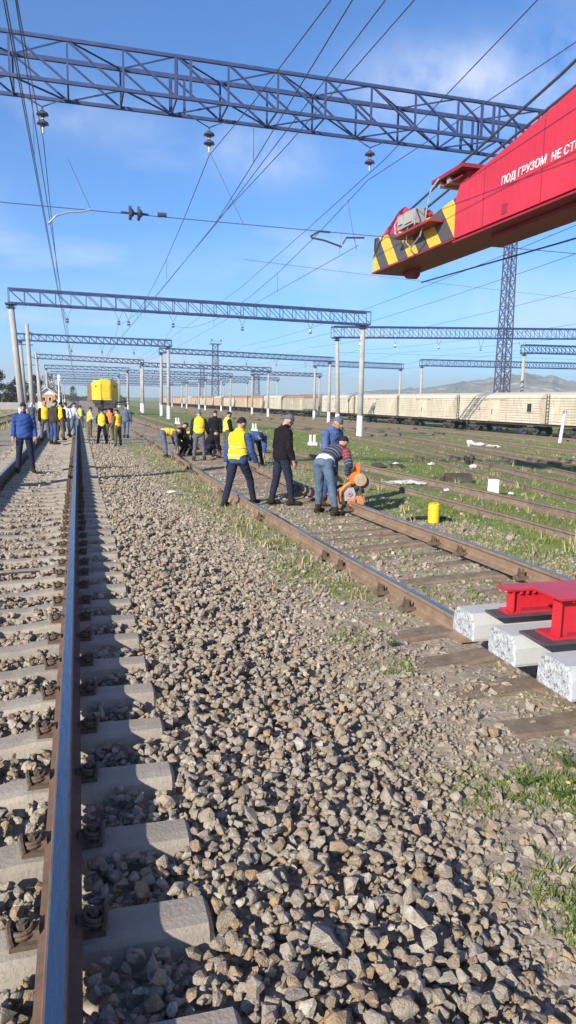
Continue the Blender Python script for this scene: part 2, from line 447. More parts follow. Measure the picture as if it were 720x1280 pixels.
def leaf_mat(name, a, b):
    k = NT(name); c = k.ramp(k.attr('tint'), [(0, a), (1, b)]); return k.done(c, .8, spec=.2)
M['straw'] = leaf_mat('dry_stalks', (.20, .16, .08), (.40, .34, .20))
M['leaf_dark'] = leaf_mat('dark_tree_leaves', (.018, .03, .018), (.05, .07, .035))
M['leaf_bare'] = leaf_mat('bare_tree_twigs', (.12, .10, .085), (.20, .17, .14))
M['leaf_weed'] = leaf_mat('weed_leaves', (.05, .10, .015), (.13, .19, .04))
def hill_mat():
    k = NT('eroded_hill'); p = k.pos(); g = k.t.nodes.new('ShaderNodeNewGeometry')
    n = k.noise(.012, 8, .65, p); n2 = k.noise(.03, 6, .7, k.scalev(p, (1, .5, 3)))
    c = k.ramp(n, [(.32, (.09, .115, .05)), (.5, (.20, .20, .12)), (.66, (.36, .335, .27))])
    c = k.mix(k.ramp(n2, [(.54, 0.0), (.60, .95)]), c, (.52, .48, .42))
    k.bump(n2, .8, 6)
    return k.done(c, .95, spec=.1)
M['hill'] = hill_mat()
def wagon_mat(name, col, stain, rust):
    k = NT(name); v = k.ocoord()
    n = k.noise(.7, 6, .6, k.scalev(v, (1, 1, .35))); n2 = k.noise(5, 6, .7, k.scalev(v, (1, 1, .2))); n3 = k.noise(22, 4, .7, v)
    r = k.rnd()
    c = k.mix(k.ramp(r, [(0, 0.0), (1, .35)]), col, tuple(x * .8 for x in col))
    c = k.mix(k.ramp(n, [(.38, 0.0), (.62, .85)]), c, stain)
    c = k.mix(k.ramp(n2, [(.5, 0.0), (.72, .65)]), c, rust)
    c = k.mix(k.ramp(n3, [(.6, 0.0), (.7, .5)]), c, rust)
    return k.done(c, .8)
M['wag'] = wagon_mat('cream_wagon_boards', (.60, .54, .43), (.50, .425, .315), (.26, .17, .10))
M['wag_grey'] = wagon_mat('grey_wagon_boards', (.47, .43, .34), (.38, .33, .25), (.2, .15, .1))
M['wag_pink'] = wagon_mat('tan_wagon_boards', (.58, .42, .29), (.50, .33, .21), (.25, .15, .1))
M['wag_roof'] = wagon_mat('wagon_roof_sheet', (.54, .51, .43), (.55, .48, .36), (.36, .27, .18))
M['wag_roof_red'] = wagon_mat('rusty_wagon_roof', (.36, .20, .13), (.30, .16, .1), (.2, .1, .07))
M['under'] = mat('wagon_underframe', (.045, .04, .038), .85, 0, .4, 2, (.16, .12, .09), .4, 0)
def stripes_mat():
    k = NT('yellow_black_hazard_paint'); v = k.ocoord(); x, y, z = k.xyz(v)
    s = k.math('ADD', k.math('MULTIPLY', y, 1.0), k.math('MULTIPLY', z, -.85))
    f = k.math('FRACT', k.math('DIVIDE', s, 1.02))
    m = k.math('GREATER_THAN', f, .5)
    ny = k.noise(9, 6, .7, v)
    ye = k.ramp(ny, [(.3, (.62, .36, .03)), (.7, (.80, .50, .05))])
    c = k.mix(m, ye, (.075, .07, .075))
    c = k.mix(k.ramp(k.noise(30, 5, .7, v), [(.62, 0.0), (.75, .6)]), c, (.25, .15, .08))
    return k.done(c, .55)
M['stripes'] = stripes_mat()
def cloth(name, col, var=.2, sheen=0):
    k = NT(name); v = k.ocoord()
    n = k.noise(7, 5, .6, v)
    c = k.ramp(n, [(.3, tuple(x * (1 - var) for x in col)), (.7, tuple(x * (1 + var) for x in col))])
    k.bump(k.math('ADD', k.noise(14, 4, .6, v), k.math('MULTIPLY', k.noise(220, 2, .5, v), .2)), .5, .03)
    return k.done(c, .9, spec=.15)
CL = dict(
    blue=cloth('blue_work_jacket', (.04, .075, .19)), royal=cloth('royal_blue_jacket', (.035, .075, .24)), navy=cloth('navy_trousers', (.018, .022, .042)),
    black=cloth('black_jacket', (.011, .010, .012)), worn=cloth('worn_blue_jacket', (.075, .115, .25)), jeans=cloth('faded_jeans', (.085, .13, .19), .3), grey=cloth('grey_trousers', (.10, .10, .12)),
    slate=cloth('slate_blue_cap', (.10, .12, .17)), darkcap=cloth('dark_knit_cap', (.02, .022, .034)), vest=cloth('hi_vis_yellow', (.85, .55, .02), .08),
    lime=cloth('hi_vis_lime', (.60, .72, .06), .08), orange=cloth('hi_vis_orange', (.85, .22, .04), .08), strip=cloth('reflective_grey_tape', (.42, .38, .33), .1),
    white=cloth('white_jacket', (.70, .70, .70), .08), brown=cloth('dark_brown_jacket', (.05, .038, .035)), olive=cloth('olive_trousers', (.10, .085, .05)),
    boot=cloth('dark_boots', (.03, .024, .02)), glove=cloth('work_gloves', (.22, .21, .2)), hair=cloth('black_hair', (.012, .01, .009)), lightgrey=cloth('light_grey_jacket', (.42, .44, .47)))
def sweater_mat():
    k = NT('striped_sweater'); s = k.attr('along')
    f = k.math('FRACT', k.math('MULTIPLY', s, 15.0))
    c = k.mix(k.math('GREATER_THAN', f, .78), (.022, .026, .055), (.17, .17, .21))
    red = k.math('MULTIPLY', k.math('GREATER_THAN', s, .40), k.math('LESS_THAN', s, .60))
    c = k.mix(red, c, k.mix(k.math('GREATER_THAN', f, .7), (.19, .018, .04), (.26, .08, .09)))
    return k.done(c, .9)
CL['sweater'] = sweater_mat()

# ------------------------------------------------------------------ ground
def G(x, y):
    """height of the yard surface"""
    if x < -3.2: return -.22
    if x < 1.1: return -.22
    if x < 1.7: return -.22 + (x - 1.1) / .6 * .09
    if x < 2.2: return -.13 + (x - 1.7) / .5 * .01
    if x < 6: return -.12
    if x < 44: return -.12 - (x - 6) * .0272
    return -1.15
def axis(fine0, fine1, step, far, grow=1.16):
    a = list(np.arange(fine0, fine1 + 1e-6, step)); d = step
    while a[-1] < far: d = min(d * grow, 260); a.append(a[-1] + d)
    d = step
    while a[0] > -far: d = min(d * grow, 260); a.insert(0, a[0] - d)
    return np.array(a)
def grid_faces(nx, ny):
    i, j = np.meshgrid(np.arange(nx - 1), np.arange(ny - 1), indexing='ij')
    a = (i * ny + j).ravel()
    return np.stack([a, a + ny, a + ny + 1, a + 1], 1)
def build_ground():
    xs = axis(1.0, 7.5, .075, 4200); ys = axis(1.0, 16, .1, 4500)
    V = []
    for x in xs:
        for y in ys:
            z = G(x, y)
            if x > 1.2 and y < 200 and x < 60:
                a = .035 if x < 7 else .05
                z += a * (mnoise.noise((x * .9, y * .9, 0)) * .8) + .018 * mnoise.noise((x * 4.1, y * 4.1, 5)) + (.008 * mnoise.noise((x * 11, y * 11, 9)) if x < 8 else 0)
            V.append((x, y, z))
    me = np_mesh('ground', np.array(V), grid_faces(len(xs), len(ys)), M['ground'])
    me.polygons.foreach_set('use_smooth', [True] * len(me.polygons))
    set_props(obj('ground', me), kind='structure')
build_ground()

# ballast bed of the nearest track
T1C, T1L, T1R = -.905, -1.70, -.11
def bed_profile(x):
    """filled level of the stone bed across the nearest track"""
    if x > 2.3: return -.4
    if x > 1.7: return -.135 - (x - 1.7) * .09
    if x > .5: return -.072 - (x - .5) / 1.2 * .063
    if x > -2.3: return -.085
    if x > -3.6: return -.095 - (-2.3 - x) / 1.3 * .22
    return -.4
def build_bed():
    xs = np.concatenate([np.linspace(-3.8, -2.4, 8), np.linspace(-2.3, 2.25, 60)]); ys = np.concatenate([np.arange(-3, 45, .12), np.arange(46, 420, 3)])
    V = np.array([(x, y, bed_profile(x) - .02 + (.012 * mnoise.noise((x * 9, y * 9, 2)) + .02 * mnoise.noise((x * 2, y * 2, 2)))) for x in xs for y in ys])
    me = np_mesh('ballast_bed', V, grid_faces(len(xs), len(ys)), M['bed'])
    me.polygons.foreach_set('use_smooth', [True] * len(me.polygons))
    return set_props(obj('ballast_bed', me), kind='structure')
BED = build_bed()

def hull(npts, seed):
    r = np.random.default_rng(seed)
    p = r.normal(size=(npts, 3)); p /= np.linalg.norm(p, axis=1)[:, None]
    p *= r.uniform(.84, 1.1, (npts, 1))
    p *= np.array([1, r.uniform(.62, .95), r.uniform(.5, .85)])
    bm = bmesh.new()
    for q in p: bm.verts.new(q)
    g = bmesh.ops.convex_hull(bm, input=bm.verts)
    bmesh.ops.delete(bm, geom=[e for e in g['geom_interior'] if isinstance(e, bmesh.types.BMVert)], context='VERTS')
    bmesh.ops.triangulate(bm, faces=bm.faces)
    bm.verts.index_update()
    V = np.array([v.co[:] for v in bm.verts]); F = np.array([[v.index for v in f.verts] for f in bm.faces])
    bm.free(); return V, F
PROTO = [hull(14 + i % 8, 100 + i) for i in range(32)]
PROTO_LO = [hull(10, 300 + i) for i in range(16)]
def rot_mats(n, tilt=.5):
    a = rng.uniform(0, 2 * np.pi, n); b = rng.normal(0, tilt, n); c = rng.normal(0, tilt, n)
    ca, sa, cb, sb, cc, sc = np.cos(a), np.sin(a), np.cos(b), np.sin(b), np.cos(c), np.sin(c)
    Rz = np.zeros((n, 3, 3)); Rz[:, 0, 0] = ca; Rz[:, 0, 1] = -sa; Rz[:, 1, 0] = sa; Rz[:, 1, 1] = ca; Rz[:, 2, 2] = 1
    Rx = np.zeros((n, 3, 3)); Rx[:, 0, 0] = 1; Rx[:, 1, 1] = cb; Rx[:, 1, 2] = -sb; Rx[:, 2, 1] = sb; Rx[:, 2, 2] = cb
    Ry = np.zeros((n, 3, 3)); Ry[:, 1, 1] = 1; Ry[:, 0, 0] = cc; Ry[:, 0, 2] = sc; Ry[:, 2, 0] = -sc; Ry[:, 2, 2] = cc
    return Rz @ Rx @ Ry
def merged_stones(name, P, r, protos, parent=None, tilt=.5, material=None, Rm=None, pid=None):
    n = len(P); pid = rng.integers(0, len(protos), n) if pid is None else pid
    Rm = rot_mats(n, tilt) if Rm is None else Rm
    Vs, Fs, Ts, off = [], [], [], 0
    tint = rng.uniform(0, 1, n)
    for k, (V, F) in enumerate(protos):
        i = np.where(pid == k)[0]
        if not len(i): continue
        W_ = np.einsum('nij,vj->nvi', Rm[i], V) * r[i, None, None] + P[i, None, :]
        Vs.append(W_.reshape(-1, 3)); m = len(V)
        Fs.append((F[None] + (np.arange(len(i)) * m)[:, None, None] + off).reshape(-1, 3)); off += len(i) * m
        Ts.append(np.repeat(tint[i], m))
    me = np_mesh(name, np.concatenate(Vs), np.concatenate(Fs), material or M['stone'], attrs={'tint': np.concatenate(Ts)})
    o = obj(name, me, parent); o['kind'] = 'stuff'
    return o

SLEEP0, SLEEP_D = 1.99 - .09 - .547, .547
def in_sleeper(x, y):
    if abs(x - T1C) > 1.36: return False
    return abs(((y - SLEEP0 + SLEEP_D / 2) % SLEEP_D) - SLEEP_D / 2) < .125
def near_ballast():
    x0, x1, y0, y1, res = -1.75, 2.6, 1.15, 13.0, .014
    nx, ny = int((x1 - x0) / res), int((y1 - y0) / res)
    gx = x0 + (np.arange(nx) + .5) * res; gy = y0 + (np.arange(ny) + .5) * res
    H = np.repeat(np.array([(bed_profile(x) - .02) if x < 1.7 else max(bed_profile(x), G(x, 3) - .005) for x in gx])[:, None], ny, 1)
    sl_y = np.abs(((gy - SLEEP0 + SLEEP_D / 2) % SLEEP_D) - SLEEP_D / 2) < .10
    sl_x = np.abs(gx - T1C) < 1.33
    H[np.ix_(sl_x, sl_y)] = np.maximum(H[np.ix_(sl_x, sl_y)], -.01)
    N = 20500
    P = []; rad = []
    tries = 0
    while len(P) < N and tries < 90000:
        tries += 1
        y = y0 + (y1 - y0) * random.random() ** 1.25; x = random.uniform(x0, x1)
        edge = 1.40 + .55 * (1 - math.exp(-max(0, y - 1.5) / 3.5)) + .22 * mnoise.noise((y * .9, 3, 1)) + .08 * mnoise.noise((y * 4, 3, 1))
        if x > edge and random.random() > .5 * math.exp(-(x - edge) * 2.2): continue
        if in_sleeper(x, y) and random.random() > .035: continue
        if abs(x - T1R) < .085 or abs(x - T1L) < .085: continue
        big = random.random()
        r = random.uniform(.014, .028) if big < .48 else random.uniform(.026, .040) if big < .94 else random.uniform(.040, .058)
        if x < .45 and r > .04: r *= .75
        if x > .9: r *= 1.0 - .35 * min(1, (x - .9)) * random.random()
        if random.random() < .03: r *= 1.35
        i, j = int((x - x0) / res), int((y - y0) / res); k = max(1, int(r * .8 / res))
        a, b, c, d = max(0, i - k), min(nx, i + k + 1), max(0, j - k), min(ny, j + k + 1)
        sub = H[a:b, c:d]; h = float(sub.mean()) * .6 + float(sub.max()) * .4
        base = bed_profile(x)
        lim = (base + (.055 if x > .5 else .06)) if x < 1.5 else max(base, G(x, y)) + .03
        if h > lim: continue
        zc = h + r * .42
        dx = gx[a:b, None] - x; dy = gy[None, c:d] - y
        q = 1 - (dx * dx + dy * dy) / (r * r); 
        H[a:b, c:d] = np.where(q > 0, np.maximum(sub, zc + r * .6 * np.sqrt(np.maximum(q, 0))), sub)
        P.append((x, y, zc)); rad.append(r)
    for _ in range(30000):                        # chips and fines lodged in the gaps
        x, y = random.uniform(x0, x1 - .02), y0 + (y1 - y0) * random.random() ** 1.4
        i, j = min(nx - 1, int((x - x0) / res)), min(ny - 1, int((y - y0) / res)); h = float(H[i, j])
        if in_sleeper(x, y) or abs(x - T1R) < .085 or abs(x - T1L) < .085: continue
        if h > (bed_profile(x) if x < 1.7 else G(x, y)) + .022: continue
        r = random.uniform(.007, .016); H[i, j] = h + r; P.append((x, y, h + r * .5)); rad.append(r)
        if len(P) > N + 13000: break
    P = np.array(P); rad = np.array(rad); n = len(P)
    px = np.array([project(*p) for p in P])
    size = rad / np.maximum(px[:, 2], .3)
    vis = (px[:, 0] > 2) & (px[:, 0] < 718) & (px[:, 1] < 1278) & (px[:, 2] > 0)
    order = np.argsort(-(size * vis * (P[:, 2] > np.array([bed_profile(x) - .02 for x in P[:, 0]]))))
    single = set(order[:300].tolist())
    Rm = rot_mats(n, .45); pid = rng.integers(0, len(PROTO), n)
    pm = []
    for V, F in PROTO:
        pm.append(np_mesh('stone', V, F, M['stone']))
    for i in single:
        m = Matrix([list(Rm[i][k]) for k in range(3)]).to_4x4()
        o = obj('stone', pm[pid[i]], BED)
        o.matrix_local = Matrix.Translation(P[i]) @ m @ Matrix.Scale(float(rad[i]), 4)
    rest = np.array([i for i in range(n) if i not in single])
    merged_stones('gravel_stones', P[rest], rad[rest], PROTO, BED, Rm=Rm[rest], pid=pid[rest])
near_ballast()
def far_ballast():
    N = 26000
    y = 12.6 + 38 * rng.uniform(0, 1, N) ** 1.5; x = rng.uniform(-2.6, 2.3, N)
    edge = 1.85 + .2 * np.sin(y * .7)
    ok = (x < edge + rng.exponential(.08, N))
    sl = (np.abs(x - T1C) < 1.36) & (np.abs(((y - SLEEP0 + SLEEP_D / 2) % SLEEP_D) - SLEEP_D / 2) < .13)
    ok &= ~sl & (np.abs(x - T1R) > .085) & (np.abs(x - T1L) > .085)
    x, y = x[ok], y[ok]; r = rng.uniform(.024, .058, len(x))
    z = np.array([bed_profile(a) for a in x]) + rng.uniform(-.015, .035, len(x))
    merged_stones('gravel_stones', np.stack([x, y, z], 1), r, PROTO_LO, BED)
far_ballast()
def dirt_stones():
    """small loose stones over the earth round the second track and beyond"""
    N = 44000
    y = 1.6 + 26 * rng.uniform(0, 1, N) ** 1.7; x = 1.2 + 5.4 * rng.uniform(0, 1, N)
    m = np.array([mnoise.noise((a * .7, b * .7, 4)) for a, b in zip(x, y)])
    ok = m + rng.uniform(-.5, .5, N) + .5 * np.exp(-np.abs(x - 1.5) / .5) > -.02
    x, y = x[ok], y[ok]
    r = np.minimum(.055, rng.gamma(2.0, .0075, len(x)) + .006)
    z = np.array([G(a, b) + .035 * .8 * mnoise.noise((a * .9, b * .9, 0)) + .018 * mnoise.noise((a * 4.1, b * 4.1, 5)) for a, b in zip(x, y)]) + r * .15
    o = merged_stones('loose_stones', np.stack([x, y, z], 1), r, PROTO_LO)
    set_props(o, 'small loose stones scattered over bare earth beside the rusty track', 'stones', kind='stuff')
dirt_stones()

# ------------------------------------------------------------------ railway tracks
RAIL_PROF = [(-.075, 0), (-.075, .012), (-.02, .034), (-.010, .06), (-.010, .125), (-.0365, .146), (-.0375, .166), (-.033, .178), (-.026, .1815),
             (.026, .1815), (.033, .178), (.0375, .166), (.0365, .146), (.010, .125), (.010, .06), (.02, .034), (.075, .012), (.075, 0)]
def rail_mesh(name, pts, side, top, sc=1.0):
    n = len(RAIL_PROF); V = []; F = []; mi = []
    pts = [Vector(p) for p in pts]
    for i, p in enumerate(pts):
        d = pts[min(i + 1, len(pts) - 1)] - pts[max(i - 1, 0)]; d.z = 0; d.normalize()
        nx = Vector((d.y, -d.x, 0))
        for u, v in RAIL_PROF: V.append(p + nx * (u * sc) + Vector((0, 0, v * sc)))
    for i in range(len(pts) - 1):
        for j in range(n):
            j2 = (j + 1) % n
            F.append((i * n + j, i * n + j2, (i + 1) * n + j2, (i + 1) * n + j)); mi.append(1 if j == 8 else 2 if j in (7, 9) else 0)
    F.append(tuple(range(n))); mi.append(0); F.append(tuple(range((len(pts) - 1) * n, len(pts) * n))[::-1]); mi.append(0)
    me = bpy.data.meshes.new(name); me.from_pydata(V, [], F)
    me.materials.append(side); me.materials.append(top); me.materials.append(M['rail_edge']); me.polygons.foreach_set('material_index', mi)
    bm = bmesh.new(); bm.from_mesh(me); bmesh.ops.recalc_face_normals(bm, faces=bm.faces); bm.to_mesh(me); bm.free()
    return me
def sleeper_mesh():
    st = [(-1.35, -.025, .145, .27), (-1.33, .0, .165, .28), (-1.0, .004, .175, .29), (-.62, .0, .175, .29), (-.4, -.03, .17, .27), (0, -.045, .165, .26),
          (.4, -.03, .17, .27), (.62, .0, .175, .29), (1.0, .004, .175, .29), (1.33, .0, .165, .28), (1.35, -.025, .145, .27)]
    rings = []
    for x, zt, tw, bw in st:
        rings.append([(x, -bw / 2, -.2), (x, -bw / 2 + .008, -.14), (x, -tw / 2 - .012, zt - .022), (x, -tw / 2 + .006, zt - .003), (x, -tw / 6, zt + .002), (x, tw / 6, zt), (x, tw / 2 - .006, zt - .003),
                      (x, tw / 2 + .012, zt - .022), (x, bw / 2 - .008, -.14), (x, bw / 2, -.2)])
    b = MB(); b.loft(rings); return b.mesh('sleeper', M['sleeper'])
def clip_mesh():
    b = MB()
    b.box((-.005, 0, .010), (.13, .135, .022))                                  # base plate wing
    b.box((-.035, 0, .038), (.055, .085, .036), top=(.04, .06))                  # clamp claw over the rail foot
    b.cone((.012, 0, .02), (.012, 0, .09), .011, .011, 8)                       # bolt
    b.cone((.012, 0, .058), (.012, 0, .080), .023, .023, 6)                     # nut
    for zz, rr in ((.032, .046), (.048, .042)):                                 # two-turn spring washer
        b.tube([(.014 + rr * math.cos(t), rr * math.sin(t), zz + .012 * math.sin(t * .5)) for t in np.linspace(.2, 6.1, 14)], .0115, 6)
    b.tube([(.05 + .015 * math.sin(t), .058 * math.cos(t), .024 + .05 * math.sin(t)) for t in np.linspace(-.3, math.pi + .3, 11)], .012, 6)
    b.v = [(p[0] * .86 - .012, p[1] * .84, p[2] * .86) for p in b.v]
    return b.mesh('rail_clip', M['iron'])
def track_one():
    t = thing('railway_track', 'nearest track with polished rails on pale concrete sleepers at the left', 'railway track', (T1C, 0, 0))
    ys = [-3, 0] + list(np.arange(2, 60, 4)) + [80, 120, 200, 420]
    for x in (T1L, T1R):
        obj('rail', rail_mesh('rail', [(x - T1C, y, .016) for y in ys], M['rust'], M['rail_top']), t)
    sm, cm = sleeper_mesh(), clip_mesh()
    k = -1
    while True:
        y = SLEEP0 + SLEEP_D * k; k += 1
        if y > 62: break
        s = obj('sleeper', sm, t, (random.uniform(-.012, .012), y + random.uniform(-.012, .012), random.uniform(-.006, .004)), (0, 0, random.uniform(-.006, .006)))
        if y < 24:
            for rx in (T1L - T1C, T1R - T1C):
                for sg in (1, -1):
                    if rx < 0 and y < 12: continue
                    obj('rail_clip', cm, s, (rx + sg * .125, 0, .004), (0, 0, 0 if sg > 0 else math.pi))
    b = MB()
    while y < 330:
        b.box((0, y, -.03), (2.7, .3, .06), top=(2.66, .18)); y += SLEEP_D
    b.build('sleepers', M['sleeper'], t)['kind'] = 'stuff'
    b = MB()
    for yy in np.arange(24.2, 70, SLEEP_D):
        for rx in (T1L - T1C, T1R - T1C):
            for sg in (1, -1): b.box((rx + sg * .125, yy, .035), (.12, .13, .06), top=(.06, .07))
    b.build('rail_clips', M['iron'], t)['kind'] = 'stuff'
track_one()

def interp(tab, y):
    ys = [q[0] for q in tab]; xs = [q[1] for q in tab]
    return float(np.interp(y, ys, xs))
def smooth_tab(tab, step=1.5):
    """smooth polyline (y, x) -> denser, softened table"""
    ys = np.arange(tab[0][0], tab[-1][0] + .01, step); xs = np.array([interp(tab, y) for y in ys])
    for _ in range(6):
        x2 = xs.copy(); x2[1:-1] = (xs[:-2] + xs[1:-1] * 2 + xs[2:]) / 4; xs = x2
    return list(zip(ys.tolist(), xs.tolist()))
T2L = smooth_tab([(-3, 3.2), (5.4, 3.17), (8.2, 3.13), (13.6, 3.0), (21, 3.12), (32, 3.28), (46, 3.33), (70, 3.0), (97, 2.65), (140, 2.6), (420, 2.6)], 1.0)
ZL, ZR = -.12, .0                        # rail foot levels: the second track is canted
def track_two():
    t = thing('railway_track', 'rusty brown old track on worn sleepers where the gang works', 'railway track', (0, 0, 0))
    near = [q for q in T2L if q[0] < 150 or q[0] % 10 < 1]
    wob = lambda y, s: .02 * math.sin(y * .55 + s) + .012 * math.sin(y * 1.3 + s * 2)
    obj('rail', rail_mesh('rail', [(x + wob(y, 0), y, ZL + .01) for y, x in [(5.22, 3.17)] + [q for q in near if q[0] > 5.5]], M['rust_light'], M['rail_top']), t)
    obj('rail', rail_mesh('rail', [(x + 1.61 + wob(y, 2), y, ZR + .02 * math.sin(y * .4)) for y, x in near], M['rust_light'], M['rail_top']), t)
    meshes = []
    for k in range(5):
        b = MB(); random.seed(40 + k); rings = []
        for x in np.linspace(-1.33, 1.33, 9):
            w = .12 + random.uniform(-.012, .012); h = random.uniform(-.012, .008)
            rings.append([(x, -w, -.16), (x, -w + random.uniform(-.008, .008), h - .02), (x, -w + .02, h), (x, 0, h + random.uniform(-.006, .01)), (x, w - .02, h), (x, w + random.uniform(-.008, .008), h - .02), (x, w, -.16)])
        b.loft(rings); meshes.append(b.mesh('sleeper', M['wood']))
    anchor = MB()
    anchor.box((0, 0, .02), (.16, .11, .04), top=(.12, .08))
    for s in (-1, 1): anchor.box((.01, s * .035, .07), (.05, .022, .10), top=(.02, .012))
    anchor.cone((-.03, 0, .03), (-.03, 0, .075), .02, .016, 6)
    am = anchor.mesh('rail_anchor', M['iron'])
    random.seed(21)
    y = 1.2
    while y < 52:
        xl = interp(T2L, y)
        s = obj('sleeper', random.choice(meshes), t, (xl + (.805 if y > 6 else .74) + random.uniform(-.08, .05), y, (-.105 if y > 6 else -.035) + random.uniform(-.035, .025)), (random.uniform(-.05, .05), -.05 + random.uniform(-.012, .012), random.uniform(-.05, .05)))
        if random.random() < .45 and y > 5:
            r = obj('rail_anchor', am, t, (xl - .10, y + random.uniform(-.1, .1), ZL + .03), (0, 0, math.pi))
            obj('rail_anchor', am, t, (xl + 1.51, y + random.uniform(-.1, .1), ZR + .02), (0, 0, math.pi))
        y += .59 + random.uniform(-.05, .07)
track_two()

def yard_track(tab, label, zoff=0.0, gauge=1.6, ymax=300, sleepers=True, top=None, bedw=2.1):
    tab = smooth_tab(tab, 2.0)
    t = thing('railway_track', label, 'railway track')
    def gz(x, y): return G(x, y) + zoff
    for sg in (-1, 1):
        obj('rail', rail_mesh('rail', [(x + sg * gauge / 2, y, gz(x, y) - .02) for y, x in tab], M['rust_dark'], top or M['rust_light']), t)
    if sleepers:
        b = MB(); y = tab[0][0]
        while y < min(ymax, 75):
            x = interp(tab, y); z = gz(x, y)
            b.box((x, y, z - .045 + random.uniform(-.03, .012)), (2.6 + random.uniform(-.1, .1), .23, .09), top=(2.55, .2), rz=random.uniform(-.03, .03)); y += .6
        b.build('sleepers', M['wood'], t)['kind'] = 'stuff'
    # earth strip under the rails
    V = []; tab2 = [q for q in tab if q[0] < 200]
    us = np.linspace(-bedw / 2, bedw / 2, 9)
    for y, x in tab2:
        for u in us:
            h = .06 * (1 - (abs(u) / (bedw / 2)) ** 2) - .045 + .03 * mnoise.noise((x + u, y * .8, 7))
            V.append((x + u + .15 * mnoise.noise((u, y * .6, 1)), y, gz(x, y) + h))
    me = np_mesh('track_bed', np.array(V), grid_faces(len(tab2), 9), M['brown_bed'])
    me.polygons.foreach_set('use_smooth', [True] * len(me.polygons))
    obj('track_bed', me, t)
    return t
yard_track([(4, 8.2), (11, 8.15), (19, 7.95), (27, 7.3), (40, 6.7), (60, 6.4), (100, 6.3), (400, 6.3)], 'disused track just beyond the yellow can, rusty rails in grass', bedw=2.3)
yard_track([(9, 10.7), (13.5, 11.5), (19, 12.6), (28, 14.4), (40, 16.5), (60, 18.2), (100, 18.6), (400, 18.6)], 'diverging track behind the white marker block, brown rails', bedw=2.0, sleepers=False)
yard_track([(9, 12.4), (16, 13.6), (21, 14.9), (28, 17.0), (38, 19.8), (60, 23), (100, 23.6), (400, 23.6)], 'farther branch of the diverging tracks, dark rails curving away', bedw=2.0, sleepers=False)
yard_track([(14, 17.6), (23, 19.0), (32, 20.3), (48, 22.6), (70, 27.5), (110, 28.5), (400, 28.5)], 'track crossing the grass in front of the white rubble', bedw=1.9, sleepers=False)
yard_track([(18, 25.6), (32, 26.4), (43, 27.8), (70, 32.5), (110, 33.5), (400, 33.5)], 'track in the grass beyond the white rubble', bedw=1.9, sleepers=False)
yard_track([(18, 37.5), (400, 37.5)], 'track in the grass next to the wagon train', bedw=1.9, sleepers=False)
yard_track([(10, 44.0), (420, 44.0)], 'track that carries the row of pale wagons', bedw=4.5)
yard_track([(4, -6.4), (420, -6.4)], 'track at the far left edge beyond the gantry poles', bedw=2.2)

# ------------------------------------------------------------------ new sleepers and red girders on the rusty track
def new_sleepers():
    labs = ['new white concrete sleeper under red girder, farthest of the three', 'new white concrete sleeper in the middle carrying the larger red girder', 'new white concrete sleeper nearest the camera at the right edge']
    for (y0, y1), lab in zip(((4.49, 4.79), (3.96, 4.29), (3.38, 3.72)), labs):
        L, c = 2.7, (y0 + y1) / 2; w = y1 - y0; h = .205
        t = thing('concrete_sleeper', lab, 'railway sleeper', (2.77, c, .172), 0, None)
        rings = []
        for x, tz, s in ((.012, h - .0, 1), (.5, h, 1), (.95, h - .012, .97), (1.35, h - .03, .93), (1.75, h - .012, .97), (2.2, h, 1), (L - .012, h, 1)):
            bw = w / 2; tw = w / 2 * .80 * s
            rings.append([(x, -bw * .96, 0), (x, -bw, .02), (x, -bw * .97, h * .62), (x, -tw, tz - .012), (x, -tw + .018, tz), (x, tw - .018, tz), (x, tw, tz - .012), (x, bw * .97, h * .62), (x, bw, .02), (x, bw * .96, 0)])
        b = MB(); b.loft(rings); b.build('body', M['new_sleeper'], t)
        b = MB()
        r0 = [(0.012, p[1], p[2]) for p in rings[0]]; r1 = [(0.0, p[1] * .93, .012 + p[2] * .92) for p in rings[0]]
        b.loft([r0, r1]); b.build('end_face', M['aggregate'], t)
new_sleepers()
def girder(lab, x0, yc, z0, h, wtop, wbot, L):
    t = thing('steel_girder', lab, 'girder', (x0, yc, z0))
    b = MB(); b.box((L / 2 - .05, 0, .009), (L + .10, wbot, .018)); b.build('foot_plate', M['plate_dark'], t)
    b = MB(); b.box((L / 2, 0, .027), (L, wbot * .72, .018)); b.build('bottom_flange', M['red_beam'], t)
    b = MB(); b.box((L / 2 + .03, -.2 * wtop, h / 2 + .01), (L - .06, .014, h - .052)); b.build('web', M['red_beam'], t)
    b = MB(); b.box((L / 2 - .01, 0, h - .008), (L + .02, wtop, .016)); b.build('top_flange', M['red_beam'], t)
    sm = MB(); sm.box((0, -.2 * wtop, 0), (.012, .085, h - .054)); sm = sm.mesh('stiffener', M['red_beam'])
    for x in (.035, .62, 1.25, 1.8):
        if x < L: obj('stiffener', sm, t, (x, 0, h / 2 + .009))
    bm_ = MB(); bm_.cone((0, 0, -.016), (0, 0, .004), .014, .014, 6); bm_ = bm_.mesh('bolt', M['red_beam'])
    for i in range(12):
        for s in (-1, 1): obj('bolt', bm_, t, (.10 + i * .055, s * wtop * .40, h - .022))
    b = MB(); b.box((L / 2 + .05, -.2 * wtop - .018, .045), (L - .12, .022, .018)); b.box((L / 2 + .05, -.2 * wtop - .016, h - .026), (L - .12, .018, .014)); b.build('weld_bead', M['red_dark'], t)
    return t
girder('low red steel girder lying across the far pair of white sleepers', 3.0, 4.465, .378, .21, .16, .17, 2.2)
girder('tall red steel girder lying on the middle white sleeper', 2.96, 3.915, .379, .318, .33, .28, 2.2)

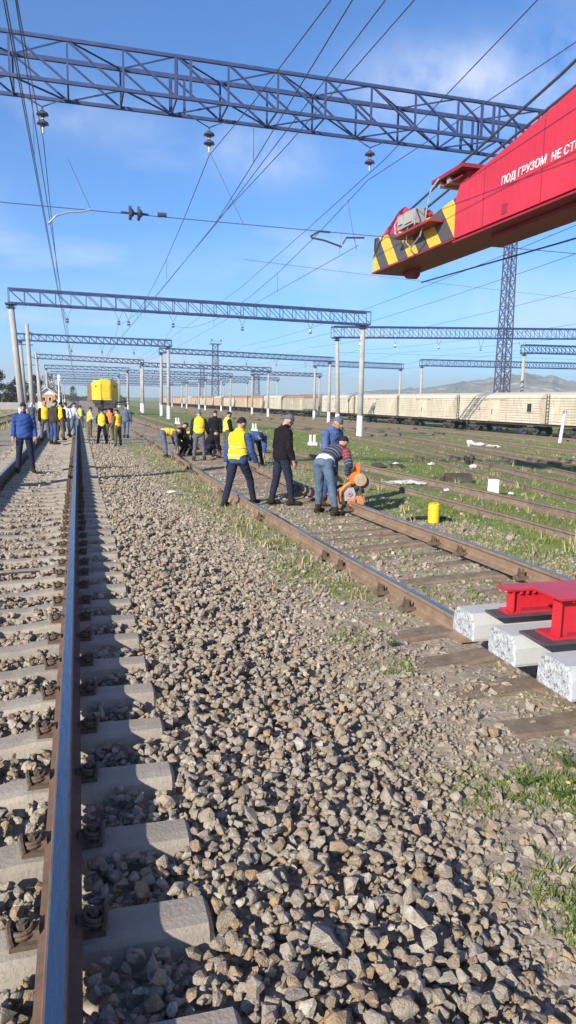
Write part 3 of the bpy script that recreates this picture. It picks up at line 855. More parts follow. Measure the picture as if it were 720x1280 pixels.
# ------------------------------------------------------------------ crane boom
def crane_boom():
    X0, X1 = 7.1, 8.1
    t = thing('crane_boom', 'red crane boom with hazard striped tip reaching in from the right', 'crane boom', (7.6, 0, 0))
    def side_poly(pts): return pts
    # red box section, seen on its left side: bottom line, then rising top edge
    b = MB()
    body = [(13.02, 5.10), (-1.0, 5.05), (-1.0, 8.0), (9.6, 6.53), (11.2, 6.27), (12.9, 6.03), (13.02, 5.85)]
    b.prism([(y, z) for y, z in body], 'x', -.5, .5); b.build('boom_box', M['red'], t)
    b = MB(); b.prism([(17.05, 5.12), (13.03, 5.12), (13.03, 5.86), (13.36, 5.82), (13.98, 5.74), (15.27, 5.75), (17.0, 5.90)], 'x', -.498, .498); b.build('striped_tip', M['stripes'], t)
    sm_ = MB(); sm_.box((0, 0, 0), (.008, .02, 1.0)); sm_ = sm_.mesh('weld_seam', M['red_dark'])
    for y, zt in ((12.0, 6.10), (10.3, 6.35), (8.2, 6.7)): obj('weld_seam', sm_, t, (-.5025, y, (5.06 + zt) / 2), None, (1, 1, zt - 5.1))
    # bottom flange plate, wider than the box
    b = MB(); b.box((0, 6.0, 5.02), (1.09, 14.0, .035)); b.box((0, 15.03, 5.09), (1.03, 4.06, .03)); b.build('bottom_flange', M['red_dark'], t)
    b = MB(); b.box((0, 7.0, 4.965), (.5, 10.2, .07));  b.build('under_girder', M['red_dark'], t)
    # square hole with dark lining on the side
    b = MB(); b.box((-.5, 11.3, 5.24), (.02, .16, .16)); b.build('inspection_hole', M['red_dark'], t)
    # tip sheave cheeks on top
    for x in (-.38, .2):
        b = MB(); b.prism([(17.0, 5.90), (16.55, 6.02), (15.9, 6.28), (15.6, 6.32), (15.4, 6.2), (15.3, 5.78), (15.3, 5.72)], 'x', x, x + .05); b.build('sheave_cheek', M['red'], t)
    b = MB(); b.cone((-.34, 15.7, 6.05), (.2, 15.7, 6.05), .22, .22, 20); b.build('sheave', M['under'], t)
    # rope guide post and bracket at the root of the tip
    b = MB(); b.box((0, 13.2, 6.12), (.5, .3, .55)); b.build('guide_post', M['red_dark'], t)
    b = MB(); b.box((0, 13.5, 6.42), (.95, 1.25, .07)); b.box((0, 13.5, 6.30), (.7, .8, .03)); b.build('guide_plate', M['red_dark'], t)
    b = MB()
    for y in (13.9, 13.55): b.cone((-.4, y, 6.33), (.4, y, 6.33), .07, .07, 12)
    b.build('guide_roller', M['grey_metal'], t)
    # junction box on a red shelf
    b = MB(); b.box((-.66, 14.35, 5.53), (.3, 1.75, .05)); b.build('lamp_shelf', M['red_dark'], t)
    b = MB(); b.box((-.62, 14.75, 5.82), (.22, .85, .30)); bx = b.build('junction_box', M['grey_metal'], t)
    b = MB(); b.box((-.74, 14.6, 5.83), (.03, .34, .22)); b.box((-.745, 15.0, 5.84), (.03, .2, .16)); b.build('box_cover', M['pole'], bx)
    b = MB(); b.box((-.62, 14.5, 5.62), (.12, .1, .16)); b.build('lamp_bracket', M['red_dark'], t)
    for pts in ([(-.5, 13.75, 6.40), (-.62, 13.85, 6.2), (-.66, 13.9, 5.9), (-.68, 13.95, 5.6), (-.7, 14.1, 5.35), (-.7, 14.5, 5.2), (-.7, 14.75, 5.35), (-.7, 14.7, 5.65)],
                [(-.72, 15.1, 5.95), (-.78, 15.2, 5.8), (-.78, 15.15, 5.6), (-.75, 14.8, 5.5)], [(-.72, 14.3, 5.95), (-.8, 14.15, 5.85), (-.78, 14.2, 5.6), (-.72, 14.4, 5.5)]):
        b = MB(); b.tube(pts, .016, 6); b.build('cable', M['grey_metal'], t)
    # hook sheave below the tip
    b = MB(); b.prism([(16.7, 5.07), (16.4, 4.90), (16.2, 4.87), (16.05, 4.93), (16.0, 5.07)], 'x', .12, .3); b.build('lower_sheave', M['red_dark'], t)
    # ropes over and under the boom
    b = MB(); b.tube([(-.2, 15.7, 6.28), (-.2, 13.55, 6.60), (-.2, 10.4, 7.05), (-.2, 5, 8.1), (-.2, -1, 9.2)], .025, 6); b.build('rope', M['wire'], t)
    b = MB(); b.tube([(.12, 15.7, 6.28), (.12, 13.55, 6.56), (.12, 10.4, 6.95), (.12, 5, 7.9), (.12, -1, 9.0)], .025, 6); b.build('rope', M['wire'], t)
    b = MB(); b.tube([(.25, 15.85, 4.74), (.4, 11.0, 4.68), (.45, 6, 4.62), (.45, 0, 4.6)], .015, 6); b.build('rope', M['wire'], t)
    # lettering on the left side
    for word, y in (('ПОД', 11.45), ('ГРУЗОМ', 10.965), ('НЕ', 10.09), ('СТОЯТЬ', 9.79)):
        c = bpy.data.curves.new('lettering', 'FONT'); c.body = word; c.size = .178; c.extrude = .004; c.space_character = 1.07; c.shear = .12; c.offset = .0005
        o = bpy.data.objects.new('lettering', c); COL.objects.link(o)
        dg = bpy.context.evaluated_depsgraph_get()
        me = bpy.data.meshes.new_from_object(o.evaluated_get(dg)); bpy.data.objects.remove(o)
        me.materials.clear(); me.materials.append(M['letter'])
        z = 5.655 if y > 10.2 else 5.635
        obj('lettering', me, t, (-.506, y, z), (R(90), 0, R(-90)))
crane_boom()

# ------------------------------------------------------------------ gantries
unit = MB(); unit.bar((0, 0, 0), (0, 0, 1), .033); STRUT = unit.mesh('strut', M['steel_blue'])
unit = MB(); unit.bar((0, 0, 0), (0, 0, 1), .05); MSTRUT = unit.mesh('strut', M['mast_steel'])
def strut_obj(parent, p0, p1, mesh, w=1.0, name='strut'):
    p0, p1 = Vector(p0), Vector(p1); d = p1 - p0
    o = obj(name, mesh, parent); o.rotation_mode = 'QUATERNION'
    o.location = p0; o.rotation_quaternion = Vector((0, 0, 1)).rotation_difference(d); o.scale = (w, w, d.length)
    return o
GN = {}
def gantry(label, Y, XL, XR, zL, zR, h=.8, w=.8, panels=22, poles=(), detail=False, chord=.1, group=None, joints=(), strut=.05, mesh_far=None):
    t = thing('portal_gantry', label, 'gantry', (XL, Y, 0), 0, group)
    L = XR - XL
    def P(u, front, top): return (u * L, 0 if front else w, zL + (zR - zL) * u + (h if top else 0))
    if detail:
        for fr in (1, 0):
            for tp in (1, 0):
                b = MB(); b.bar(P(0, fr, tp), P(1, fr, tp), chord, chord * (1.35 if fr == 0 and tp else 1.0)); b.build('chord', M['steel_blue'], t)
        add = lambda a, c, k=1.0: strut_obj(t, a, c, STRUT, k)
    else:
        b = MB()
        for fr in (1, 0):
            for tp in (1, 0): b.bar(P(0, fr, tp), P(1, fr, tp), chord)
        add = lambda a, c, k=1.0: b.bar(a, c, strut * k)
    for i in range(panels + 1):
        u = i / panels; u2 = (i + 1) / panels
        for fr in (1, 0):
            add(P(u, fr, 0), P(u, fr, 1), 1.1)
            if i < panels: add(P(u, fr, 1), P(u2, fr, 0), 1.0)
        if i < panels:
            add(P(u, i % 2, 0), P(u2, 1 - i % 2, 0), .8); add(P(u, 1 - i % 2, 1), P(u2, i % 2, 1), .8)
        if detail or i % 2 == 0: add(P(u, 1, 0), P(u, 0, 0), .8)
    for u in joints:
        for du in (-.006, .006):
            for fr in (1, 0): add(P(u + du, fr, 0), P(u + du, fr, 1), 1.4)
    if not detail: b.build('crossbeam', M['steel_blue'], t)
    for (x, zb, lean) in poles:
        u = (x - XL) / L; zt = zL + (zR - zL) * u
        b = MB(); b.cone((x - XL + lean, w / 2, zb), (x - XL, w / 2, zt - .01), .215, .165, 14)
        po = b.build('pole', M['pole'], t, True)
        b = MB(); b.cone((x - XL + lean, w / 2, zb - .1), (x - XL + lean * .8, w / 2, zb + 1.45), .222, .214, 14); b.build('white_base', M['white'], po)
        b = MB(); b.box((x - XL, w / 2, zt - .25), (.5, .5, .06)); b.box((x - XL, w / 2, zt - .05), (.6, w + .1, .08)); b.build('pole_cap', M['steel_blue'], po)
    return t
gantry('large lattice gantry beam crossing the sky at the top', 14.3, -3.9, 19.4, 7.46, 7.49, .70, .85, 24, ((-3.9, -.2, 0), (19.2, -.5, 0)), True, .058, joints=(.255, .53))
gantry('lattice gantry on two concrete poles behind the big beam', 46.6, -3.8, 19.4, 7.44, 7.22, .82, .8, 26, ((-3.7, -.2, .5), (19.0, -.45, 0)), True, .09)
gantry('lattice gantry on the right between crane tip and wagons', 62, 22.3, 49.5, 7.7, 8.65, .95, .8, 28, ((22.75, -.6, .3), (49, -1.1, 0)), True, .1)
# bracket of bent pipe on the left end of the second gantry
FARG = 'lattice gantries far down the yard'
gantry('lattice gantry over the left tracks, third in depth', 79, -5.8, 9.9, 7.62, 7.55, .65, .7, 22, ((-5.5, -.2, .35), (9.55, -.25, 0)), False, .11)
gantry('lattice gantry over the left tracks, fourth in depth', 112, -5.9, 9.8, 7.5, 7.13, .6, .7, 20, ((-5.6, -.2, .2), (9.6, -.25, 0)), False, .12)
gantry('long lattice gantry reaching across the grass, middle distance', 91, 9.9, 32.8, 7.62, 7.22, .55, .7, 28, ((10.1, -.25, 0), (32.4, -.85, 0)), False, .11)
gantry('lattice gantry standing in grass with wagons close behind it', 103, 34.1, 48.6, 7.25, 7.19, .75, .7, 18, ((34.3, -.9, 0), (48.3, -1.15, 0)), False, .12)
gantry('lattice gantry behind the wagons, left of the tall mast', 94, 47.2, 76, 7.27, 7.6, .85, .7, 26, ((47.4, -1.15, 0), (75, -1.15, 0)), False, .13)
gantry('lattice gantry behind the wagons at the right edge', 69, 46.9, 70, 7.59, 7.9, .85, .7, 22, ((47.1, -1.15, 0), (69, -1.15, 0)), False, .13)
DEP = ['nearest', 'second nearest', 'third nearest', 'fourth nearest', 'fifth nearest', 'farthest']
for k, Y in enumerate((145, 178, 212, 246, 285, 330)):
    gantry(DEP[k] + ' of the distant gantries above the left tracks near the horizon', Y, -5.9, 9.8, 7.3, 7.2, .62, .7, 12, ((-5.6, -.2, .2), (9.5, -.3, 0)), False, .14, FARG + ' on the left', strut=.07)
for k, Y in enumerate((124, 157, 190, 224, 260, 300)):
    gantry(DEP[k] + ' of the distant gantries above the middle yard near the horizon', Y, 10.3, 33, 7.3, 7.1, .62, .7, 16, ((10.4, -.3, 0), (32.6, -.9, 0)), False, .14, FARG + ' in the middle', strut=.07)
    if k: gantry(DEP[k if k == 5 else k - 1] + ' of the distant gantries close beside the wagon row', Y - 14, 34, 49, 7.2, 7.1, .62, .7, 12, ((34.2, -.9, 0), (48.6, -1.15, 0)), False, .14, FARG + ' by the wagons', strut=.07)
# free-standing concrete poles on the left
def lone_pole(label, x, y, h, lean, name='concrete_pole'):
    t = thing(name, label, 'pole', (x, y, -.2))
    b = MB(); b.cone((lean, 0, 0), (0, 0, h), .2, .14, 12); b.build('shaft', M['pole'], t, True)
    b = MB(); b.cone((lean, 0, -.05), (lean * .8, 0, 1.5), .208, .2, 12); b.build('white_base', M['white'], t)
    b = MB(); b.bar((-.1, 0, h - .55), (.9, 0, h - .9), .07); b.bar((-.7, 0, h - 1.6), (.4, 0, h - 1.6), .07); b.build('bracket', M['steel_blue'], t)
lone_pole('leaning concrete pole with white foot behind the blue jacket man', -3.62, 60, 7.7, .25)
lone_pole('thin leaning concrete pole right of the white footed pole', -4.85, 95, 7.6, .6)
lone_pole('dark slim pole at the left between the two nearer poles', -5.3, 88, 7.3, .4)
def lattice_mast(label, x, y, zb, h, wb, wt, panels, detail):
    t = thing('lattice_mast', label, 'mast', (x, y, zb))
    def c(i, k):
        w = (wb + (wt - wb) * i / panels) / 2
        sx, sy = ((-1, -1), (1, -1), (1, 1), (-1, 1))[k]
        return (sx * w, sy * w, h * i / panels)
    for k in range(4):
        b = MB(); b.bar(c(0, k), c(panels, k), .12); b.build('leg', M['mast_steel'], t)
    b = MB()
    for i in range(panels):
        for k in range(4):
            k2 = (k + 1) % 4
            for a, d in ((c(i, k), c(i + 1, k2)), (c(i, k2), c(i + 1, k)), (c(i + 1, k), c(i + 1, k2))):
                if detail: strut_obj(t, a, d, MSTRUT, 1.2)
                else: b.bar(a, d, .1)
    if not detail: b.build('bracing', M['mast_steel'], t)
    b = MB(); b.box((0, 0, h + .05), (wt * 2.2, wt * 2.2, .1))
    for s in (-1, 1):
        b.bar((s * wt * 1.05, -wt * 1.05, h), (s * wt * 1.05, -wt * 1.05, h + 1.1), .08); b.bar((-wt * 1.05, s * wt * 1.05, h + 1.0), (wt * 1.05, s * wt * 1.05, h + 1.0), .06)
        b.box((s * wt * .9, -wt * 1.1, h + 1.3), (.5, .3, .5))
    b.build('lamp_platform', M['mast_steel'], t)
lattice_mast('tall floodlight lattice mast behind the wagons under the crane tip', 49.5, 77, -1.15, 26.5, 1.4, .95, 18, True)
lattice_mast('slim far floodlight mast left of the middle poles', 49.5, 267, -1.15, 23.5, 2.6, 1.9, 10, False)
lattice_mast('small distant lattice mast far behind the wagons', 66, 395, -1.15, 22, 2.6, 1.9, 8, False)
lattice_mast('small distant lattice mast above the greyish wagon', 66, 270, -1.15, 13, 2.6, 1.9, 6, False)

# ------------------------------------------------------------------ overhead wires
def sag(p, q, s, n=9):
    p, q = Vector(p), Vector(q)
    return [p.lerp(q, i / n) - Vector((0, 0, 4 * s * (i / n) * (1 - i / n))) for i in range(n + 1)]
def wire(label, pts, r=.011, group=None):
    r *= .7; b = MB(); b.tube(pts, r, 5); o = b.build('overhead_wire', M['wire'])
    return set_props(o, label, 'wire', group)
SUPA = [-19, 14.7, 46.9, 79.3, 112.3, 145.3, 178, 212]
def catenary(x, ztop, zc, zig=.25, drop_from=0, lab=''):
    SUP = SUPA[drop_from:]
    mess, cont, b = [], [], MB()
    for i in range(len(SUP) - 1):
        s = sag((x, SUP[i], ztop), (x, SUP[i + 1], ztop), ztop - zc - .25, 9)
        mess += s if i == 0 else s[1:]
        for j, p in enumerate(s[1:-1]):
            if i < 3 and j % 3 == 1: b.bar(p, (x, p.y, zc), .008)
        cont.append((x + (zig if i % 2 else -zig), SUP[i], zc))
    cont.append((x, SUP[-1], zc))
    wire('sagging carrier wire ' + lab, mess, .011)
    wire('straight contact wire ' + lab, cont, .009)
    o = b.build('wire_dropper', M['wire']); set_props(o, 'short hanging dropper wires ' + lab, 'wire', kind='stuff')
catenary(-.48, 6.6, 5.15, .0, lab='over the nearest track')
catenary(2.6, 6.65, 5.4, .15, lab='over the rusty working track')
catenary(5.98, 6.55, 5.2, .2, 1, lab='over the disused track right of the gang')
wire('pair of thick feeder wires at the left, left strand', sag((-.72, -19, 6.6), (-.72, 46, 6.6), .02) + sag((-.72, 46, 6.6), (-.72, 212, 6.6), .1)[1:], .013)
wire('pair of thick feeder wires at the left, right strand', sag((-.6, -19, 6.75), (-.6, 46, 6.75), .02) + sag((-.6, 46, 6.75), (-.6, 212, 6.75), .1)[1:], .013)
wire('bare wire crossing from top centre toward the vanishing point', [(3.0, -2, 6.6), (3.23, 8.65, 6.6), (3.5, 15, 6.6), (3.67, 19.71, 6.6), (3.62, 32.9, 6.6), (3.4, 80, 6.8), (3.4, 178, 6.8)], .013)
wire('bare wire joining the centre wire beyond the big beam', [(4.6, -2, 7.25), (4.42, 9.5, 7.2), (4.3, 15.1, 7.15), (3.67, 19.7, 6.62)], .013)
wire('bare wire in the upper right corner running over the crane', [(5.0, -2, 6.6), (5.28, 8, 6.6), (5.86, 13.7, 6.6), (6.2, 20, 6.6), (6.7, 30.5, 6.6), (7.2, 60, 6.7), (7, 178, 6.8)], .011)
wire('thin wire just above the boom at the right edge', [(6.8, -2, 6.7), (6.41, 8.74, 6.65), (6.22, 11.8, 6.6), (6, 14.7, 6.55)], .011)
for k, (x, z, y0) in enumerate(((13.9, 6.6, 6), (15.5, 6.5, 6), (19.5, 6.6, 6), (24.5, 6.6, 10), (29, 6.6, 10), (34, 6.6, 10), (38, 6.6, 10))):
    lab = ('first', 'second', 'third', 'fourth', 'fifth', 'sixth', 'seventh')[k]
    pts = []
    for a, c in ((y0, 62), (62, 91), (91, 124), (124, 157), (157, 224)):
        s = sag((x + (a - 62) * .045 * (k < 3), a, z), (x + (c - 62) * .045 * (k < 3), c, z), .55, 8); pts += s if not pts else s[1:]
    wire('%s yard wire out from the working track, over the grass' % lab, pts, .012)
# transverse fixing wires under the beams
wire('crosswise steady wire below the big beam with an insulator', sag((-3.9, 14.72, 5.45), (19.2, 14.72, 5.45), .03), .011)
wire('crosswise wire below the right hand gantry', [(22.7, 62.4, 6.4), (49, 62.4, 6.6)], .014)
wire('long crosswise wire above the right hand gantry', sag((9, 40, 9.6), (75, 62, 12.0), .3), .014)
def insulator(label, p, beam_z, y, spread=.42):
    t = thing('insulator', label, 'insulator', p); q8 = .82
    for dz in (0, .16):
        b = MB()
        prof = [(.03, .09), (.05, .07), (.12, .035), (.135, .0), (.09, -.01), (.05, -.03), (.03, -.05)]
        b.loft([[(q8 * r * math.cos(2 * math.pi * k / 14), q8 * r * math.sin(2 * math.pi * k / 14), z + dz) for k in range(14)] for r, z in prof]); b.build('disc', M['glaze'], t)
    b = MB(); b.cone((0, 0, -.16), (0, 0, .3), .02, .02, 8); b.build('pin', M['grey_metal'], t)
    b = MB()
    for s in (-1, 1): b.bar((0, 0, .3), (s * spread, 0, beam_z - p[2]), .016)
    b.build('hanger', M['wire'], t)
for x, lab in ((-.48, 'double disc insulator hanging under the big beam at left'), (2.6, 'double disc insulator hanging under the middle of the big beam'), (5.98, 'double disc insulator hanging under the big beam near the crane tip')):
    insulator(lab, (x, 14.72, 6.86), 7.35, 14.7)
ORD = ['leftmost', 'second from the left', 'third from the left', 'fourth from the left', 'fifth from the left', 'rightmost']
def small_insulators(xs, y, z, zb, lab, grp):
    b = MB(); b.cone((0, 0, -.1), (0, 0, .0), .1, .1, 10); b.cone((0, 0, .06), (0, 0, .16), .1, .08, 10); b.bar((0, 0, .2), (-.3, 0, zb - z), .02); b.bar((0, 0, .2), (.3, 0, zb - z), .02)
    me = b.mesh('insulator', M['glaze'])
    for i, x in enumerate(xs): set_props(obj('insulator', me, None, (x, y, z)), lab + ', ' + (ORD[i] if i < len(xs) - 1 else 'rightmost'), 'insulator', grp)
small_insulators((-.48, 2.6, 3.2, 5.98, 10.5, 15.2), 47.0, 6.55, 7.38, 'small insulator hanging under the second gantry', 'insulators under the second gantry')
small_insulators((25, 28.5, 33, 37.5, 42), 62.4, 7.15, 8.1, 'small insulator hanging under the right hand gantry', 'insulators under the right gantry')
small_insulators((-.48, 2.6, 5.9), 79.4, 6.7, 7.6, 'small insulator hanging under the third gantry', 'insulators under the third gantry')
small_insulators((13, 17, 21, 25, 29), 91.4, 6.5, 7.4, 'small insulator hanging under the middle gantry', 'insulators under the middle gantry')
def strain_insulator():
    t = thing('insulator', 'horizontal strain insulator in the crosswise steady wire', 'insulator', (1.14, 14.72, 5.45))
    for dx in (-.1, .06):
        b = MB(); b.cone((dx, 0, 0), (dx + .05, 0, 0), .13, .13, 14); b.cone((dx + .05, 0, 0), (dx + .1, 0, 0), .1, .04, 14); b.build('disc', M['glaze'], t)
    b = MB(); b.cone((-.25, 0, 0), (.28, 0, 0), .02, .02, 8); b.cone((.45, 0, .01), (.62, 0, .02), .045, .045, 8); b.build('pin', M['wire'], t)
strain_insulator()
def steady_arm(label, pts, m, r=.022):
    b = MB(); b.tube(pts, r, 7); o = b.build('steady_arm', m); set_props(o, label, 'registration arm')
steady_arm('pale bent steady arm hanging from the left wires', [(-.45, 14.72, 5.12), (-.3, 14.72, 5.28), (-.1, 14.72, 5.36), (.2, 14.72, 5.4), (.33, 14.72, 5.45)], M['grey_metal'], .016)
steady_arm('dark bent steady arm left of the crane tip', [(4.72, 14.72, 5.3), (4.9, 14.72, 5.42), (5.15, 14.72, 5.42), (4.72, 14.7, 5.26), (5.35, 14.7, 5.16)][0:3], M['wire'], .022)
steady_arm('dark straight arm under the bent arm, left of the crane tip', [(4.72, 14.68, 5.27), (5.0, 14.68, 5.24), (5.4, 14.68, 5.14)], M['wire'], .02)
steady_arm('dark hooked arm beside the crane tip', [(5.42, 14.68, 5.2), (5.5, 14.68, 5.33), (5.9, 14.68, 5.36)], M['wire'], .02)
wire('drop wires hanging beside the crane tip, left strand', [(5.5, 14.72, 6.1), (5.42, 14.72, 5.6), (5.35, 14.72, 5.0)], .009)
wire('drop wires hanging beside the crane tip, right strand', [(5.52, 14.72, 6.1), (5.62, 14.72, 5.6), (5.75, 14.72, 5.1)], .009)
wire('slack brace wire from big beam to the left steady arm', [(-.05, 14.72, 6.3), (.33, 14.72, 5.46)], .007)
wire('slack brace wire under the middle insulator', [(2.62, 14.72, 6.7), (3.3, 14.72, 5.42)], .007)

# ------------------------------------------------------------------ wagons
def wagon_meshes(L):
    Wd = 3.0; z0, z1 = 1.2, 3.62
    b = MB()
    nb = 10; hb = (z1 - z0) / nb
    prof = []                                        # right side of section up, boards overlapping like siding
    for i in range(nb):
        prof += [(-Wd / 2 - .05, z0 + i * hb), (-Wd / 2 - .035, z0 + (i + .84) * hb), (-Wd / 2 + .02, z0 + (i + .86) * hb), (-Wd / 2 + .02, z0 + (i + .99) * hb)]
    left = prof; rightp = [(-x, z) for x, z in reversed(prof)]
    b.prism(left + rightp, 'y', -L / 2, L / 2); body = b.mesh('body', [M['wag']])
    b = MB(); arc = [(1.56 * math.cos(t), z1 + .01 + .62 * math.sin(t)) for t in np.linspace(0, math.pi, 13)]
    b.prism(arc, 'y', -L / 2 - .08, L / 2 + .08); roof = b.mesh('roof', [M['wag_roof']])
    b = MB(); b.box((0, 0, 2.38), (.06, 2.1, 2.2))
    for y in (-1.05, 0, 1.05): b.box((-.04, y, 2.38), (.04, .09, 2.3))
    b.box((-.05, 0, 3.52), (.06, 4.2, .07)); door = b.mesh('door', [M['wag']])
    b = MB(); b.box((0, 0, 0), (.05, .07, .5)); hand = b.mesh('handle', [M['under']])
    b = MB(); b.box((0, 0, 1.08), (2.7, L, .24)); b.box((0, 0, .75), (1.6, 3.0, .45)); b.box((-.6, 3.4, .78), (.5, 1.2, .4)); b.box((-.5, -3.2, .8), (.5, .9, .35))
    for s in (-1, 1): b.box((0, s * (L / 2 + .3), 1.05), (.3, .6, .28))
    under = b.mesh('underframe', [M['under']])
    b = MB(); b.box((-.95, 0, .62), (.14, 2.5, .28), top=(.14, 1.7)); b.box((.95, 0, .62), (.14, 2.5, .28), top=(.14, 1.7)); b.box((0, 0, .7), (2.0, .4, .25))
    for y in (-.3, 0, .3): b.cone((-1.02, y, .45), (-1.02, y, .75), .07, .07, 8)
    bogie = b.mesh('bogie', [M['under']])
    b = MB()
    for x in (-.79, .79):
        b.cone((x - .06, 0, .475), (x + .06, 0, .475), .475, .475, 18)
    b.cone((-1.05, 0, .475), (1.05, 0, .475), .09, .09, 8); wheel = b.mesh('wheelset', [M['under']])
    b = MB()
    for y in (-.2, .2): b.bar((0, y, 1.1), (0, y, 4.0), .05)
    for z in np.arange(1.3, 3.9, .35): b.bar((0, -.2, z), (0, .2, z), .035)
    lad = b.mesh('ladder', [M['under']])
    b = MB(); b.box((0, 0, 0), (.06, .75, .8)); win = b.mesh('window', [M['glass_dark']])
    b = MB()
    for s in (-1, 1): b.box((-.01, s * .41, 0), (.07, .07, .94)); b.box((-.01, 0, s * .44), (.07, .86, .07))
    wf = b.mesh('window_frame', [M['wag']])
    b = MB(); b.box((0, 0, 0), (.05, 1.0, 1.8)); b.box((-.02, .5, 0), (.05, .06, 1.85)); b.box((-.02, -.5, 0), (.05, .06, 1.85)); cd = b.mesh('service_door', [M['wag']])
    return dict(body=body, roof=roof, door=door, hand=hand, under=under, bogie=bogie, wheel=wheel, lad=lad, win=win, wf=wf, cd=cd)
WM = wagon_meshes(15.7)
def recolor(me, m):
    c = me.copy(); c.materials.clear(); c.materials.append(m); return c
def wagon(label, y, bodym=None, roofm=None, window=False, detail=True, group=None):
    t = thing('goods_wagon', label, 'railway wagon', (44, y, -1.0), 0, group)
    bm_ = recolor(WM['body'], bodym) if bodym else WM['body']; rm_ = recolor(WM['roof'], roofm) if roofm else WM['roof']
    obj('body', bm_, t); obj('roof', rm_, t)
    dm = recolor(WM['door'], bodym) if bodym else WM['door']
    d = obj('door', dm, t, (-1.56, 0, 0)); obj('handle', WM['hand'], d, (-.06, .35, 2.2))
    obj('underframe', WM['under'], t)
    for s in (-1, 1):
        b = obj('bogie', WM['bogie'], t, (0, s * 5.4, 0))
        for q in (-.9, .9): obj('wheelset', WM['wheel'], b, (0, q, 0))
    obj('ladder', WM['lad'], t, (-1.62, 7.5, 0))
    obj('service_door', WM['cd'], t, (-1.55, -6.2 if not window else 6.4, 2.35))
    if window:
        w = obj('window', WM['win'], t, (-1.55, -6.2, 2.7)); obj('window_frame', WM['wf'], w, (-.02, 0, 0))
    return t
ordw = ['first', 'second', 'third', 'fourth', 'fifth', 'sixth', 'seventh', 'eighth', 'ninth', 'tenth', 'eleventh', 'twelfth', 'thirteenth', 'fourteenth', 'fifteenth', 'sixteenth', 'seventeenth', 'eighteenth']
wagon('cream board wagon cut by the right edge, with a small window', 50.6, window=True)
wagon('cream board wagon with small dark window behind the lattice mast foot', 67.2, window=True)
for k, y in enumerate((83.6, 99.9, 116.2)):
    wagon('cream board wagon, %s to the left of the windowed wagon by the mast' % ordw[k], y)
wagon('greyish weathered wagon left of the gap in the train', 142.5, M['wag_grey'], M['wag_roof_red'])
for k in range(15):
    wagon('tan wagon with rusty roof, %s to the left of the greyish wagon' % ordw[k], 142.5 + 16.3 * (k + 1), M['wag_pink'] if k % 3 else M['wag'], M['wag_roof_red'] if k % 4 else None)

# ------------------------------------------------------------------ yellow rail crane far down the rusty track
def rail_crane():
    t = thing('rail_crane', 'yellow rail crane cab on the rusty track beyond the workers', 'rail crane', (3.45, 96, -.1))
    b = MB()
    o = [(-1.65, 1.2), (-.62, 0), (.72, 0), (1.65, .8), (1.65, 4.5), (-1.65, 4.5)]
    b.prism(o, 'z', 1.78, 3.95); b.build('cab', M['yellow'], t)
    b = MB(); b.prism([(x * .9, .15 + y * .95) for x, y in o], 'z', 3.952, 4.25); b.box((-.1, 1.4, 4.35), (1.0, .8, .22)); b.build('cab_roof', M['yellow'], t)
    hm = MB(); hm.box((0, 0, 0), (1.0, .04, 1.7)); 
    for s in (-1, 1): hm.box((s * .3, -.03, .5), (.2, .04, .12))
    hm.box((0, -.03, -.3), (.5, .04, .06)); hm.box((0, -.03, .15), (.3, .04, .2))
    hm.build('service_hatch', M['yellow'], t, loc=(.05, -.03, 2.85))
    b = MB(); b.box((-1.15, .5, 3.5), (.25, .05, .15)); b.box((1.2, .32, 3.5), (.2, .05, .2)); b.build('lamp', M['black'], t)
    for (x0, y0, x1, y1) in ((-1.65, 1.2, -.62, 0), (.72, 0, 1.65, .8)):
        mx_, my_ = (x0 + x1) / 2, (y0 + y1) / 2; a = math.atan2(y1 - y0, x1 - x0)
        b = MB(); b.box((0, -.02, 0), (.6, .04, .55)); b.build('louvre_panel', M['yellow'], t, loc=(mx_, my_, 3.2), rot=(0, 0, a))
    b = MB()
    for x in (-.55, .65): b.bar((x, -.12, 1.85), (x, -.12, 3.9), .05)
    b.build('grab_rail', M['under'], t)
    b = MB(); b.box((0, 2, 1.5), (2.9, 6.5, .5)); b.box((0, 1.6, 1.0), (2.4, 9, .4)); b.build('underframe', M['under'], t)
    b = MB(); b.box((-1.95, 3.0, 2.6), (.5, 1.2, 2.2)); b.build('side_cabin', M['rust_light'], t)
    wm = MB(); wm.cone((-.86, 0, .57), (-.72, 0, .57), .46, .46, 16); wm.cone((.72, 0, .57), (.86, 0, .57), .46, .46, 16); wm.cone((-.8, 0, .57), (.8, 0, .57), .08, .08, 8); wm = wm.mesh('wheelset', M['under'])
    for y in (-1.8, -.2, 3.0, 4.6): obj('wheelset', wm, t, (0, y, 0))
    b = MB(); b.bar((1.0, -2.6, 1.45), (2.6, .5, 1.6), .22); b.bar((.6, -2.6, 1.2), (2.9, -1.2, 1.35), .15); b.build('outrigger', M['under'], t)
    for s in (-1, 1):
        b = MB(); b.cone((s * .85, -2.9, 1.05), (s * .85, -3.2, 1.05), .22, .22, 14); b.build('buffer', M['under'], t)
rail_crane()

